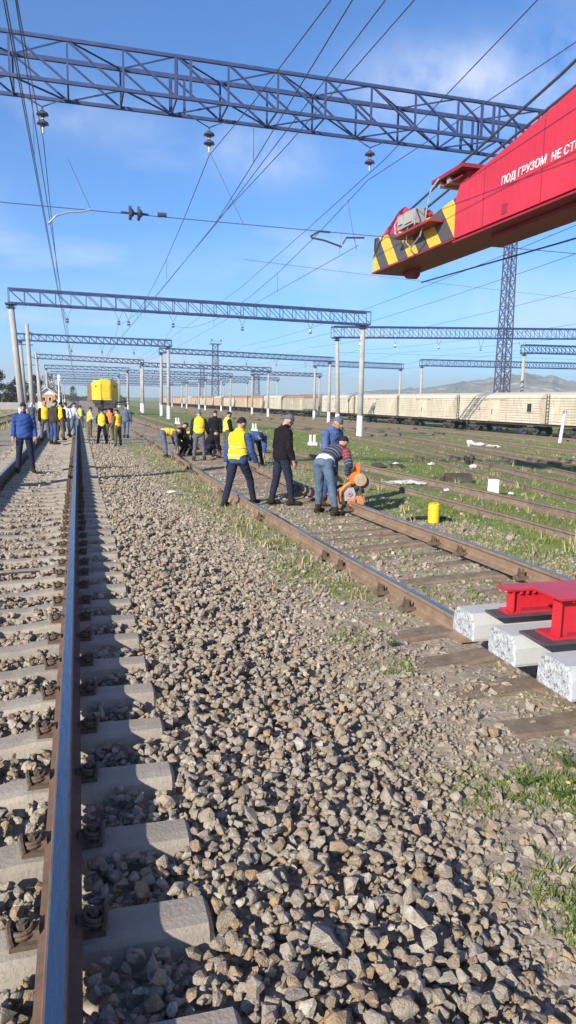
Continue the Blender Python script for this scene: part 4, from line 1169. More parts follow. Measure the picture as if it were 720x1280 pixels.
# ------------------------------------------------------------------ small things in the yard
def twin_posts(label, x, y):
    z = G(x, y); t = thing('twin_marker_posts', label, 'marker post', (x, y, z)); t.scale = (.72, .72, .8)
    b = MB(); b.box((0, 0, .08), (.62, .3, .2)); b.build('base', M['white'], t)
    pm = MB(); pm.cone((0, 0, .17), (0, 0, .62), .11, .10, 12); pm.ell((0, 0, .62), (.10, .10, .05), 12, 6); pm = pm.mesh('post', M['white'])
    for s in (-1, 1): obj('post', pm, t, (s * .15, 0, 0))
twin_posts('white twin stub posts between the vest man and black jacket man', 12.6, 52)
twin_posts('white twin stub posts left of the blue jacket man with grey cap', 11.4, 34.5)
twin_posts('white twin stub posts near the far left end of the grass', 8.2, 62)
def rough_block(b, c, s, seed, n=14):
    V, F = hull(n, seed); b.add([(c[0] + v[0] * s[0], c[1] + v[1] * s[1], c[2] + v[2] * s[2]) for v in V], [tuple(f) for f in F])
b = MB(); b.box((0, 0, .17), (.21, .17, .42), top=(.2, .16)); b.box((0, 0, .385), (.19, .15, .012)); o = b.build('marker_block', M['white'], loc=(9.42, 14.75, G(9.42, 14.75)))
set_props(o, 'upright white marker block standing between the rusty rails', 'marker block')
def rubble(label, x, y, parts, m, name='rubble'):
    b = MB()
    for i, (dx, dy, s) in enumerate(parts): rough_block(b, (dx, dy, s[2] * .5), s, int(x * 100) + i)
    set_props(b.build(name, m, loc=(x, y, G(x, y))), label, 'rubble')
rubble('low white slab of broken concrete on the disused track', 8.05, 17.0, ((-.3, 0, (.42, .5, .07)), (.15, .1, (.45, .4, .09)), (.5, -.1, (.25, .3, .06))), M['debris'])
rubble('heap of broken white concrete on the far grass', 22.6, 37.0, ((-.5, 0, (.5, .5, .4)), (.0, .1, (.6, .5, .3)), (.55, -.1, (.45, .4, .2)), (.9, -.2, (.3, .3, .16))), M['debris'])
b = MB(); b.box((0, 0, .12), (.75, .3, .26), top=(.7, .27)); rough_block(b, (-.5, 0, .08), (.25, .2, .14), 31)
set_props(b.build('tarred_block', M['tar'], loc=(10.1, 17.6, G(10.1, 17.6)), rot=(0, 0, -.25)), 'long dark tarred block lying left of the white marker block', 'block')
rubble('dark stump between the diverging tracks', 14.2, 24.0, ((-.12, 0, (.16, .2, .34)), (.14, 0, (.16, .2, .32))), M['tar'])
rubble('dark heap on the grass left of the white rubble', 10.0, 22.0, ((-.4, 0, (.45, .4, .13)), (.3, .1, (.4, .35, .1))), M['tar'])
for i, (x, y, s, lab) in enumerate(((10.6, 22.8, .14, 'small white stone by the dark heap'), (12.1, 23.0, .15, 'small white stone left of the dark stump'), (13.3, 22.2, .17, 'small white stone just beside the dark stump'), (9.95, 14.8, .09, 'small white scrap right of the marker block'), (8.6, 15.5, .08, 'small white scrap left of the marker block'))):
    b = MB(); rough_block(b, (0, 0, s * .5), (s, s * .8, s * .8), 900 + i); set_props(b.build('white_stone', M['white'], loc=(x, y, G(x, y))), lab, 'stone')
b = MB(); rough_block(b, (0, 0, .03), (.12, .1, .06), 951); set_props(b.build('white_stone', M['white'], loc=(1.9, 15.2, G(1.9, 15.2) + .06)), 'white scrap on the gravel left of the walking vest man', 'stone')
b = MB(); rough_block(b, (0, 0, .01), (.035, .025, .015), 952); set_props(b.build('paper_scrap', M['white'], loc=(1.18, 3.27, -.115)), 'tiny white paper scrap lying on the near gravel', 'litter')
def leaning_post():
    t = thing('leaning_post', 'thin white leaning post in front of the wagons at right', 'post', (36.5, 48.2, G(36.5, 48.2)))
    b = MB(); b.cone((0, 0, -.1), (.28, 0, 2.45), .13, .11, 10); b.build('shaft', M['white'], t)
    b = MB(); b.box((.28, 0, 2.4), (.3, .2, .25)); b.build('cap', M['grey_metal'], t)
leaning_post()
def yellow_can():
    t = thing('yellow_can', 'yellow metal can standing on the grass beyond the rusty rail', 'can', (5.88, 11.0, G(5.88, 11.0))); t.scale = (.88, .88, .9)
    b = MB(); prof = [(.105, 0), (.112, .01), (.112, .12), (.117, .13), (.112, .14), (.112, .27), (.118, .285), (.112, .30), (.108, .36), (.095, .36), (.092, .30)]
    b.loft([[(r * math.cos(2 * math.pi * k / 24), r * math.sin(2 * math.pi * k / 24), z) for k in range(24)] for r, z in prof]); b.build('body', M['bucket'], t)
    b = MB(); b.tube([(.11 * math.cos(a), .02, .35 + .04 * math.sin(a)) for a in np.linspace(0, math.pi, 12)], .006, 6); b.build('handle', M['bucket'], t)
yellow_can()
b = MB(); b.tube([(-.38, .12, .03), (-.25, .2, .03), (-.1, .24, .03), (.2, .22, .03), (.32, .1, .03), (.36, -.02, .02)], .035, 8)
set_props(b.build('rubber_hose', M['black'], loc=(5.88, 11.1, G(5.88, 11.1))), 'short black hose lying on grass behind the yellow can', 'hose')
random.seed(5)
for i, (x, y, z, rz) in enumerate(((-3.9, 33.0, .1, .2), (-3.8, 33.3, .33, .1), (-4.2, 36.0, .1, -.15), (-4.0, 36.4, .33, .12))):
    b = MB(); b.box((0, 0, 0), (2.4, .26, .2), top=(2.36, .23))
    set_props(b.build('old_sleeper', M['tar'], loc=(x - .8, y, -.22 + z), rot=(0, 0, rz)), ('dark old sleeper lying lowest in the nearer pile at left', 'dark old sleeper on top of the nearer pile at left', 'dark old sleeper lying lowest in the farther pile at left', 'dark old sleeper on top of the farther pile at left')[i], 'railway sleeper')
set_props(obj('twig', (lambda b: (b.tube([(-1.32, 7.75, .03), (-1.1, 7.9, .05), (-.8, 8.0, .04), (-.45, 8.08, .03)], .012, 5), b.mesh('twig', M['bark']))[1])(MB())), 'thin dark stick lying across the near sleepers', 'stick')

# left background
def far_house():
    t = thing('house', 'orange walled house with a pale gabled roof at far left', 'house', (-5.4, 140, -.2))
    b = MB(); b.box((0, 3, 1.3), (2.9, 6, 2.6)); b.build('wall', M['orange_brick'], t)
    b = MB(); b.prism([(-1.85, 2.45), (0, 3.75), (1.85, 2.45), (1.85, 2.6), (0, 3.92), (-1.85, 2.6)], 'y', -.4, 6.4); b.prism([(-1.44, 2.6), (1.44, 2.6), (0, 3.7)], 'y', .02, .2); b.build('roof', M['roof_pale'], t)
    for x in (-.55, .5):
        b = MB(); b.box((x, -.01, 1.75), (.5, .06, .7)); w = b.build('window', M['glass_dark'], t)
        b = MB()
        for s in (-1, 1): b.box((x + s * .28, -.03, 1.75), (.07, .08, .84)); b.box((x, -.03, 1.75 + s * .385), (.5, .08, .07))
        b.build('window_frame', M['white'], w)
far_house()
b = MB(); b.box((0, 0, .2), (26, .3, 1.5)); set_props(b.build('boundary_wall', M['pole'], loc=(-16.2, 128, 0)), 'low white boundary wall at far left behind the poles', 'wall')
def signal_post():
    t = thing('signal_post', 'white signal post beside the far house', 'signal', (-2.75, 118, -.2))
    b = MB(); b.cone((0, 0, 0), (0, 0, 5.0), .17, .13, 10); b.build('post', M['white'], t)
    b = MB(); b.box((0, -.05, 5.1), (.42, .3, 1.0)); b.build('signal_head', M['white'], t)
signal_post()
def tree(label, x, y, h, cr, leaf, n, name='tree', trunk_h=.35, seed=1):
    r = np.random.default_rng(seed); random.seed(seed)
    t = thing(name, label, 'tree', (x, y, -.25))
    b = MB(); b.tube([(0, 0, -.1), (.05, 0, h * .25), (.0, .05, h * .55), (.03, 0, h * .85)], [h * .035, h * .028, h * .018, h * .008], 8)
    for k in range(9):
        a = k * 2.4; z0 = h * (trunk_h + .05 * k); q = cr * random.uniform(.55, .9)
        b.tube([(0, 0, z0), (math.cos(a) * q * .5, math.sin(a) * q * .5, z0 + h * .1), (math.cos(a) * q, math.sin(a) * q, z0 + h * random.uniform(.12, .25))], [h * .014, h * .009, h * .004], 5)
    b.build('trunk', M['bark'], t)
    cl = []
    for k in range(26):
        a = random.uniform(0, 6.28); u = random.random(); zz = h * (trunk_h + (1 - trunk_h) * u)
        rr = cr * math.sqrt(max(.05, 1 - (2 * u - .9) ** 2)) * random.uniform(.3, .9)
        cl.append((rr * math.cos(a), rr * math.sin(a), zz, cr * random.uniform(.22, .4)))
    V = []; F = []; T = []
    for i in range(n):
        c = cl[r.integers(len(cl))]; d = r.normal(size=3); d /= np.linalg.norm(d)
        p = np.array(c[:3]) + d * c[3] * r.uniform(.4, 1.05)
        s = h * r.uniform(.016, .034); a1 = r.normal(size=3); a1 /= np.linalg.norm(a1); a2 = np.cross(a1, d); a2 /= np.linalg.norm(a2) + 1e-6
        k = len(V); V += [p - a1 * s, p + a2 * s * .6, p + a1 * s, p - a2 * s * .6]; F.append((k, k + 1, k + 2, k + 3)); T += [r.uniform()] * 4
    me = np_mesh('crown', np.array(V), np.array(F), leaf, attrs={'tint': T}); obj('crown', me, t)
tree('broad dark tree at the far left edge', -14.5, 150, 6.4, 3.2, M['leaf_dark'], 5200, trunk_h=.12, seed=3)
tree('round dark tree behind the leftmost gantry pole', -11.3, 152, 5.9, 2.4, M['leaf_dark'], 4200, trunk_h=.12, seed=4)
tree('dark tree right of the white footed pole', -8.0, 151, 6.1, 1.9, M['leaf_dark'], 4000, trunk_h=.12, seed=5)
tree('bare brownish tree behind the far house', -6.0, 165, 6.8, 2.8, M['leaf_bare'], 900, trunk_h=.25, seed=6)
tree('small dark conical tree right of the white signal', -3.7, 158, 4.6, .9, M['leaf_dark'], 900, trunk_h=.12, seed=8)
tree('low dark tree in haze left of the yellow crane', -1.2, 240, 5.4, 2.4, M['leaf_dark'], 900, trunk_h=.12, seed=9)
def far_wood():
    V = []; F = []; T = []
    for i in range(5000):
        x = rng.uniform(-160, 34); y = 520 + rng.normal(0, 12); hh = 4 + 3.5 * mnoise.noise((x * .06, 1, 1)) + 2 * mnoise.noise((x * .3, 1, 1))
        p = np.array((x, y, -1 + rng.uniform(0, 1) * max(1.5, hh))); s = rng.uniform(.5, 1.1)
        d = rng.normal(size=3); d /= np.linalg.norm(d); e = np.cross(d, (0, 0, 1)); e /= np.linalg.norm(e)
        k = len(V); V += [p - d * s, p + e * s, p + d * s, p - e * s]; F.append((k, k + 1, k + 2, k + 3)); T += [rng.uniform()] * 4
    o = obj('far_wood', np_mesh('far_wood', np.array(V), np.array(F), M['leaf_dark'], attrs={'tint': T}))
    set_props(o, 'hazy line of far trees along the horizon', 'trees', kind='stuff')
far_wood()

# ------------------------------------------------------------------ hills
def hills():
    az = np.linspace(-50, 75, 380); rr = np.linspace(0, 1, 26)
    tab = [(-50, 4), (-10, 6), (8, 10), (14, 20), (20, 30), (24, 42), (28, 58), (31, 78), (34, 92), (37, 86), (40, 72), (46, 52), (60, 30), (75, 20)]
    V = []
    for a in az:
        h0 = np.interp(a, [q[0] for q in tab], [q[1] for q in tab])
        for q in rr:
            d = 1500 + 900 * q; x, y = d * math.sin(R(a)), d * math.cos(R(a))
            f = math.sin(min(1, q * 1.6) * math.pi / 2) if q < .7 else max(.2, 1 - (q - .7) * 2)
            gully = abs(mnoise.noise((a * .55, q * 1.2, 3))) * 1.2 + abs(mnoise.noise((a * 1.7, q * 2.5, 8))) * .6
            z = h0 * f * (1.02 - .28 * gully * (1 - .4 * q)) + h0 * .10 * mnoise.noise((a * .25, q, 1))
            V.append((x, y, -3 + max(0, z)))
    me = np_mesh('hills', np.array(V), grid_faces(len(az), len(rr)), M['hill'])
    set_props(obj('hills', me), kind='structure')
hills()

# ------------------------------------------------------------------ grass and weeds
def grass_blades(name, pts, hs, nb, spread, material, label, lean=.5):
    n = len(pts) * nb
    P = np.repeat(np.array(pts), nb, 0) + np.concatenate([rng.normal(0, spread, (n, 2)), np.zeros((n, 1))], 1)
    h = np.repeat(np.array(hs), nb) * rng.uniform(.45, 1.1, n); a = rng.uniform(0, 2 * np.pi, n); w = h * rng.uniform(.04, .085, n) + .001
    lx, ly = rng.normal(0, lean, n) * h, rng.normal(0, lean, n) * h
    d = np.stack([np.cos(a) * w, np.sin(a) * w, 0 * w], 1)
    top = P + np.stack([lx, ly, h], 1); midp = P + np.stack([lx * .35, ly * .35, h * .6], 1)
    V = np.stack([P - d, P + d, midp + d * .7, midp - d * .7, top], 1).reshape(-1, 3)
    k = np.arange(n)[:, None] * 5
    F = np.concatenate([k + np.array([[0, 1, 2]]), k + np.array([[0, 2, 3]]), k + np.array([[3, 2, 4]])], 0)
    tint = np.repeat(np.clip(np.repeat(rng.uniform(0, 1, len(pts)), nb) * .6 + rng.uniform(0, .5, n), 0, 1), 5)
    o = obj(name, np_mesh(name, V, F, material, attrs={'tint': tint}))
    return set_props(o, label, 'grass', kind='stuff')
def ground_z(x, y):
    z = G(x, y)
    if 1.2 < x < 60: z += (.035 if x < 7 else .05) * .8 * mnoise.noise((x * .9, y * .9, 0)) + .018 * mnoise.noise((x * 4.1, y * 4.1, 5))
    return z
def grass():
    pts, hs = [], []
    for cx, cy, sx, sy, n, h in ((1.98, 3.2, .2, .13, 190, .04), (2.2, 3.0, .18, .12, 200, .045), (2.42, 2.92, .14, .12, 190, .05), (2.75, 3.0, .2, .2, 160, .05), (1.84, 2.2, .08, .14, 90, .05), (2.02, 2.14, .07, .14, 120, .065),
                                (2.5, 8.0, .22, .5, 520, .05), (2.75, 7.2, .12, .3, 200, .045), (2.48, 11.6, .3, .9, 620, .05), (2.22, 5.6, .1, .16, 90, .045), (2.6, 17, .35, 2.5, 900, .055), (2.35, 4.8, .1, .12, 60, .05), (2.3, 14, .28, 1.5, 600, .05),
                                (2.5, 24, .4, 4, 900, .06), (3.9, 9.5, .4, 1.4, 330, .06), (3.9, 6.7, .3, .5, 150, .06), (2.7, 9.8, .2, .8, 300, .06), (2.2, 30, .4, 6, 700, .06), (3.0, 4.1, .15, .3, 60, .04), (5.2, 8.5, .25, 1.5, 260, .06), (3.6, 12, .5, 2.5, 300, .06)):
        for i in range(n):
            x, y = rng.normal(cx, sx), rng.normal(cy, sy); pts.append((x, y, ground_z(x, y) - .01)); hs.append(h * rng.uniform(.6, 1.3))
    grass_blades('grass', pts, hs, 6, .018, M['grass'], 'short grass tufts on bare earth between gravel and rusty track')
    pts, hs = [], []
    N = 46000
    y = 5.5 + 48 * rng.uniform(0, 1, N) ** 1.35; u = rng.uniform(0, 1, N); x = 5.1 + u * (y * .85 + 1.5)
    for a, b_ in zip(x, y):
        m = .6 * mnoise.noise((a * .45, b_ * .45, 11)) + .5 * mnoise.noise((a * 1.6, b_ * 1.6, 12)) + .12
        if m + rng.normal(0, .12) < 0: continue
        pts.append((a, b_, ground_z(a, b_) - .01)); hs.append(rng.uniform(.035, .085) * (1 + max(0, m)))
    grass_blades('yard_grass', pts, hs, 4, .035, M['grass'], 'short green grass spreading over the yard between the disused tracks')
grass()
def yard_litter():
    N = 2600; y = 9 + 50 * rng.uniform(0, 1, N) ** 1.3; x = 5.2 + rng.uniform(0, 1, N) * (y * .85 + 1)
    r = np.minimum(.09, rng.gamma(1.6, .014, N) + .012); z = np.array([ground_z(a, b) for a, b in zip(x, y)]) + r * .1
    set_props(merged_stones('yard_stones', np.stack([x, y, z], 1), r, PROTO_LO), 'loose stones and lumps scattered over the green yard', 'stones', kind='stuff')
    pts, hs = [], []
    for i in range(2600):
        y = 6 + 46 * random.random() ** 1.3; x = 5.2 + random.random() * (y * .85 + 1)
        if mnoise.noise((x * .5, y * .5, 31)) + random.gauss(0, .15) < .12: continue
        pts.append((x, y, ground_z(x, y) - .01)); hs.append(random.uniform(.10, .24))
    for i in range(420):
        x, y = random.gauss(2.75, .3), random.uniform(6.5, 34); pts.append((x, y, ground_z(x, y) - .01)); hs.append(random.uniform(.06, .15))
    grass_blades('dry_stalks', pts, hs, 7, .05, M['straw'], 'dry straw coloured stalks among the green yard grass', .35)
yard_litter()
def left_weeds():
    pts, hs = [], []
    for i in range(9000):
        y = 22 + 100 * random.random() ** 1.4; x = -4.6 - random.random() * (4 + y * .1)
        if abs(x + 6.4) < 1.1 and random.random() < .7: continue
        pts.append((x, y, -.24)); hs.append(random.uniform(.08, .32))
    grass_blades('left_weeds', pts, hs, 5, .08, M['straw'], 'brown dry weeds covering the ground left of the near track', .35)
left_weeds()
def weed(label, x, y, s, seed, flower=False):
    r = np.random.default_rng(seed); t = thing('weed_plant', label, 'weed', (x, y, ground_z(x, y)))
    b = MB(); V = []; F = []; T = []
    for k in range(11):
        a = r.uniform(0, 6.28); l = s * r.uniform(.5, 1); pts = [np.array((0, 0, 0.)), np.array((math.cos(a) * l * .3, math.sin(a) * l * .3, l * .5)), np.array((math.cos(a) * l * .75, math.sin(a) * l * .75, l * .8))]
        b.tube(pts, [.003, .0025, .0015], 4)
        for j in range(14):
            u = r.uniform(.15, 1); p = pts[0] * (1 - u) ** 2 + 2 * u * (1 - u) * pts[1] + u * u * pts[2]
            d = r.normal(size=3); d[2] = abs(d[2]) * .5; d /= np.linalg.norm(d); e = np.cross(d, (0, 0, 1)); e /= np.linalg.norm(e) + 1e-6; q = r.uniform(.012, .026)
            i0 = len(V); V += [p, p + d * q * .5 + e * q * .3, p + d * q, p + d * q * .5 - e * q * .3]; F.append((i0, i0 + 1, i0 + 2, i0 + 3)); T += [r.uniform()] * 4
    b.build('stem', M['leaf_weed'], t); obj('leaves', np_mesh('leaves', np.array(V), np.array(F), M['leaf_weed'], attrs={'tint': T}), t)
    if flower:
        fb = MB(); fb.ell((.03, -.02, s * .8), (.012, .012, .006), 8, 5); fb.build('flower', M['bucket'], t)
weed('leafy green weed at the right edge near the bottom', 2.0, 2.22, .15, 5)
weed('leafy weed with a yellow flower on the bare earth', 2.36, 2.9, .13, 6, True)
weed('low green weed among stones in front of the red girders', 2.5, 5.3, .09, 11)
weed('bushy weed between the two patches at the right edge', 2.62, 3.15, .12, 12)
weed('small green weed beside the flowering weed', 2.25, 3.05, .10, 7)
weed('small weed at the lower edge of the bare earth', 1.84, 2.05, .10, 8)

# ------------------------------------------------------------------ people
def rx(a): return Matrix.Rotation(a, 3, 'X')
def ry(a): return Matrix.Rotation(a, 3, 'Y')
def rzm(a): return Matrix.Rotation(a, 3, 'Z')
def person(label, X, Y, heading, H=1.75, lean=3, pelvis=None, twist=0, headp=0, heady=0, legs=((0, 0, 4), (0, 0, 4)), arms=((5, 8, 12), (5, 8, 12)), targets=(None, None),
           outfit=None, voxel=.02, z=None, bulk=1.0, group=None, feet=(8, 8), face=False):
    """legs: (hip flex, knee flex, abduction) for left, right; arms: (flex, abduction, elbow); heading 0 = away along the tracks, 90 = to the right"""
    k = H / 1.75; of = dict(jacket='blue', trousers='navy', cap='darkcap', vest=None, strips=True, boots='boot', gloves=None, jlen=-.02); of.update(outfit or {})
    pelvis = lean * .6 if pelvis is None else pelvis
    Rp = rx(-R(pelvis)); Rc = rzm(R(twist)) @ rx(-R(lean))
    hipc = Vector((0, 0, 0))
    L = dict(th=.43 * k, sh=.42 * k, ua=.29 * k, fa=.26 * k)
    legj = []
    for s, (f, kn, ab) in zip((-1, 1), legs):
        hp = hipc + Rp @ Vector((s * .095 * k, 0, -.02)) 
        Rh = ry(-s * R(ab)) @ rx(R(f)); knee = hp + Rh @ Vector((0, 0, -L['th'])); Rk = Rh @ rx(-R(kn)); ank = knee + Rk @ Vector((0, 0, -L['sh']))
        legj.append((hp, knee, ank, Rk))
    hz = .085 * k - min(j[2].z for j in legj)
    up = Vector((0, 0, hz)); hipc = hipc + up; legj = [(a + up, b_ + up, c + up, r) for a, b_, c, r in legj]
    sp = []; n = 16; p = hipc - Rp @ Vector((0, 0, .11 * k)); ds = .66 * k / n
    for i in range(n + 1):
        s = -.11 * k + ds * i; u = min(1, max(0, (s / k - .02) / .28)); u = u * u * (3 - 2 * u)
        q = Rp.to_quaternion().slerp(Rc.to_quaternion(), u).to_matrix()
        sp.append((s / k, p.copy(), q)); p = p + q @ Vector((0, 0, ds))
    def spine(s):
        i = min(n - 1, max(0, int((s + .11) / (.66 / n)))); t = ((s + .11) - i * .66 / n) / (.66 / n)
        return sp[i][1].lerp(sp[i + 1][1], t), sp[i][2]
    B = MB()
    tab = [(-.11, .10, .095), (-.05, .165, .125), (.03, .175, .13), (.12, .158, .118), (.22, .155, .115), (.32, .168, .122), (.41, .182, .122), (.47, .165, .105), (.51, .105, .08), (.545, .066, .066)]
    rings = []; prim = []
    for s, w, d in tab:
        c, q = spine(s); w *= bulk if s < .5 else 1; d *= bulk if s < .5 else 1
        rings.append([c + q @ Vector((w * k * math.cos(2 * math.pi * i / 20), d * k * math.sin(2 * math.pi * i / 20), 0)) for i in range(20)])
    B.loft(rings)
    def cap(p0, p1, r0, r1): B.cone(p0, p1, r0, r1, 12); B.ell(p0, (r0,) * 3, 12, 8); B.ell(p1, (r1,) * 3, 12, 8)
    for s, (hp, knee, ank, Rk) in zip('LR', legj):
        g = .012
        cap(hp, knee, (.088 + g) * k, (.058 + g) * k); cap(knee, ank, (.056 + g) * k, (.040 + g) * k); 
        calf = knee.lerp(ank, .3) + Rk @ Vector((0, -.012, 0)); B.ell(calf, (.058 * k, .06 * k, .12 * k), 10, 7, M=Rk)
        prim.append(('leg' + s, hp, knee, ank, (.1 * k, .07 * k, .052 * k)))
    armj = []
    for i, s in enumerate((-1, 1)):
        c, q = spine(.44); sh = c + q @ Vector((s * .19 * k * (.5 + .5 * bulk), 0, 0)); f, ab, el = arms[i]
        if targets[i] is not None:
            T = Vector(targets[i]); d = T - sh; a, b_ = L['ua'], L['fa'] + .07 * k; dl = min(d.length, (a + b_) * .995); dn = d.normalized()
            ca = (a * a + dl * dl - b_ * b_) / (2 * a * dl); pole = Vector((s * .6, -.4, -.5)); pole = (pole - dn * pole.dot(dn)).normalized()
            elb = sh + dn * (a * ca) + pole * (a * math.sqrt(max(0, 1 - ca * ca))); fd = (sh + dn * dl - elb).normalized(); wr = elb + fd * L['fa']
            xax = fd.cross(Vector((0, 0, 1))); xax = xax.normalized() if xax.length > .1 else Vector((1, 0, 0)); Rf = Matrix((xax, xax.cross(fd) * -1, -fd)).transposed()
            if Rf.determinant() < 0: Rf = Matrix((-xax, xax.cross(fd) * -1, -fd)).transposed()
        else:
            Rs = Rc @ ry(-s * R(ab)) @ rx(R(f)); elb = sh + Rs @ Vector((0, 0, -L['ua'])); Rf = Rs @ rx(R(el)) ; wr = elb + Rf @ Vector((0, 0, -L['fa'])); fd = (wr - elb).normalized()
        g = .012; cap(sh, elb, (.054 + g) * k, (.043 + g) * k); cap(elb, wr, (.044 + g) * k, (.030 + g * .6) * k)
        hand = wr + fd * .055 * k; B.ell(hand, (.022 * k, .040 * k, .060 * k), 10, 7, M=Rf)
        armj.append((sh, elb, wr, fd, Rf, s)); prim.append(('arm' + 'LR'[i], sh, elb, wr, (.066 * k, .055 * k, .04 * k)))
    # neck and head
    nb, q = spine(.53); Rhd = rzm(R(twist) - R(heady)) @ rx(-R(lean * .35 + headp)); nt = nb + (Rhd @ Vector((0, .012, .095))) * k
    B.cone(nb - Vector((0, 0, .02)), nt, .062 * k, .058 * k, 12)
    hc = nt + Rhd @ Vector((0, .025, .075)) * k
    B.ell(hc, (.076 * k, .094 * k, .112 * k), 14, 10, M=Rhd); B.ell(hc + Rhd @ Vector((0, .035, -.065)) * k, (.052 * k, .058 * k, .058 * k), 12, 8, M=Rhd)
    B.ell(hc + Rhd @ Vector((0, .104, -.022)) * k, (.014 * k, .02 * k, .028 * k), 8, 6, M=Rhd)
    for s in (-1, 1): B.ell(hc + Rhd @ Vector((s * .078, -.005, -.015)) * k, (.012 * k, .022 * k, .034 * k), 8, 6, M=Rhd)
    # feet
    footj = []
    for i, (hp, knee, ank, Rk) in enumerate(legj):
        s = (-1, 1)[i]; fr = rzm(-s * R(feet[i])); a0 = ank.copy(); gz_ = a0.z - .085 * k
        pitch = 0
        if gz_ > .04: pitch = -R(28)
        Fm = fr @ rx(pitch)
        heel = a0 + Fm @ Vector((0, -.06, -.045)) * k; ball = a0 + Fm @ Vector((0, .13, -.055)) * k
        B.ell(heel, (.044 * k, .052 * k, .045 * k), 10, 7, M=Fm); B.ell(ball, (.050 * k, .085 * k, .035 * k), 10, 7, M=Fm); B.cone(heel, ball, .045 * k, .036 * k, 10); B.cone(a0, a0 + Fm @ Vector((0, .02, -.05)) * k, .05 * k, .05 * k, 10)
        footj.append((heel, ball)); prim.append(('foot' + 'LR'[i], heel, ball, ball + Fm @ Vector((0, .07, 0)), (.05 * k, .045 * k, .03 * k)))
    tmp = B.build('tmp_body', M['skin']); md = tmp.modifiers.new('r', 'REMESH'); md.mode = 'VOXEL'; md.voxel_size = voxel
    sm = tmp.modifiers.new('s', 'SMOOTH'); sm.factor = .5; sm.iterations = 3
    dg = bpy.context.evaluated_depsgraph_get(); me0 = bpy.data.meshes.new_from_object(tmp.evaluated_get(dg)); bpy.data.objects.remove(tmp)
    nv = len(me0.vertices); V = np.empty(nv * 3); me0.vertices.foreach_get('co', V); V = V.reshape(-1, 3)
    Nn = np.empty(nv * 3); me0.vertices.foreach_get('normal', Nn); Nn = Nn.reshape(-1, 3)
    F = [tuple(pl.vertices) for pl in me0.polygons]; bpy.data.meshes.remove(me0)
    # which limb every vertex belongs to, and how far along it
    best = np.full(nv, 1e9); bone = np.full(nv, 0); U = np.zeros(nv)
    names = ['torso', 'head']
    def segd(a, b_, ra, rb):
        a, b_ = np.array(a), np.array(b_); d = b_ - a; t = np.clip(((V - a) @ d) / (d @ d + 1e-9), 0, 1)
        return np.linalg.norm(V - (a + t[:, None] * d), axis=1) - (ra + (rb - ra) * t), t
    for i in range(n):
        d, t = segd(sp[i][1], sp[i + 1][1], .13 * k * bulk, .13 * k * bulk); s = sp[i][0] + t * .66 / n
        d = np.where(s > .5, d + .07 * k, d); m = d < best; best[m] = d[m]; bone[m] = 0; U[m] = s[m]
    d, t = segd(nb + (nt - nb) * .3, nt, .05 * k, .06 * k); m = d < best; best[m] = d[m]; bone[m] = 1
    d = np.linalg.norm(V - np.array(hc), axis=1) - .10 * k; m = d < best; best[m] = d[m]; bone[m] = 1
    for nm, a, b_, c, rr in prim:
        names.append(nm); id_ = len(names) - 1
        for o_, (p0, p1, r0, r1) in enumerate(((a, b_, rr[0], rr[1]), (b_, c, rr[1], rr[2]))):
            d, t = segd(p0, p1, r0, r1)
            if nm.startswith('arm'): d = d + .012
            m = d < best; best[m] = d[m]; bone[m] = id_; U[m] = o_ + t[m]
        if nm.startswith('arm'):
            e = np.array(c) + (np.array(c) - np.array(b_)) / np.linalg.norm(np.array(c) - np.array(b_)) * .13 * k
            d, t = segd(c, e, .04 * k, .03 * k); m = d < best; best[m] = d[m]; bone[m] = id_; U[m] = 2.01 + t[m]
    ids = {nm: i for i, nm in enumerate(names)}
    is_ = lambda pre: np.isin(bone, [i for nm, i in ids.items() if nm.startswith(pre)])
    hl = (V - np.array(hc)) @ np.array(Rhd)          # head-local coordinates
    # body object
    body = MB(); body.v = [tuple(v) for v in V]; body.f = [list(f) for f in F]; body.m = [0] * len(F)
    for (sh, elb, wr, fd, Rf, s) in armj:
        tip = wr + fd * .098 * k; cur = .55
        for j in range(4):
            y = (-.030 + .019 * j) * k; ln = (.030, .038, .042, .036)[j] * k
            p0 = tip + Rf @ Vector((0, y, .008)); d1 = (Rf @ Vector((-s * .35, 0, -1))).normalized(); d2 = (Rf @ Vector((-s * cur * 2, 0, -1))).normalized()
            body.tube([p0, p0 + d1 * ln, p0 + d1 * ln + d2 * ln * .85], [.0088 * k, .0082 * k, .006 * k], 6)
        p0 = wr + fd * .04 * k + Rf @ Vector((-s * .01, .03, 0)) * k; d1 = (Rf @ Vector((-s * .4, .8, -.9))).normalized(); d2 = (Rf @ Vector((-s * .5, .15, -1))).normalized()
        body.tube([p0, p0 + d1 * .04 * k, p0 + d1 * .04 * k + d2 * .032 * k], [.012 * k, .010 * k, .007 * k], 6)
    for s in (-1, 1): body.ell(hc + Rhd @ Vector((s * .031, .083, .008)) * k, (.013 * k, .008 * k, .007 * k), 8, 5, 1, M=Rhd); body.ell(hc + Rhd @ Vector((s * .031, .087, .026)) * k, (.018 * k, .007 * k, .005 * k), 8, 5, 1, M=Rhd)
    body.ell(hc + Rhd @ Vector((0, .091, -.068)) * k, (.024 * k, .006 * k, .005 * k), 8, 5, 1, M=Rhd)
    me = bpy.data.meshes.new('person'); me.from_pydata(body.v, [], body.f); me.materials.append(M['skin']); me.materials.append(M['skin_dark'])
    me.polygons.foreach_set('material_index', body.m); me.polygons.foreach_set('use_smooth', [True] * len(body.f)); me.update()
    zg = ground_z(X, Y) if z is None else z
    po = obj('person', me, None, (X, Y, zg), (0, 0, -R(heading))); set_props(po, label, 'person', group)
    ph = X * 7.3
    fold = (np.sin(V[:, 2] * 38 + V[:, 0] * 25 + ph) * np.sin(V[:, 1] * 31 + V[:, 2] * 17 + ph) + .6 * np.sin(V[:, 2] * 75 + 9 * np.sin(V[:, 0] * 30 + ph)))
    Fa = [np.array(f) for f in F]
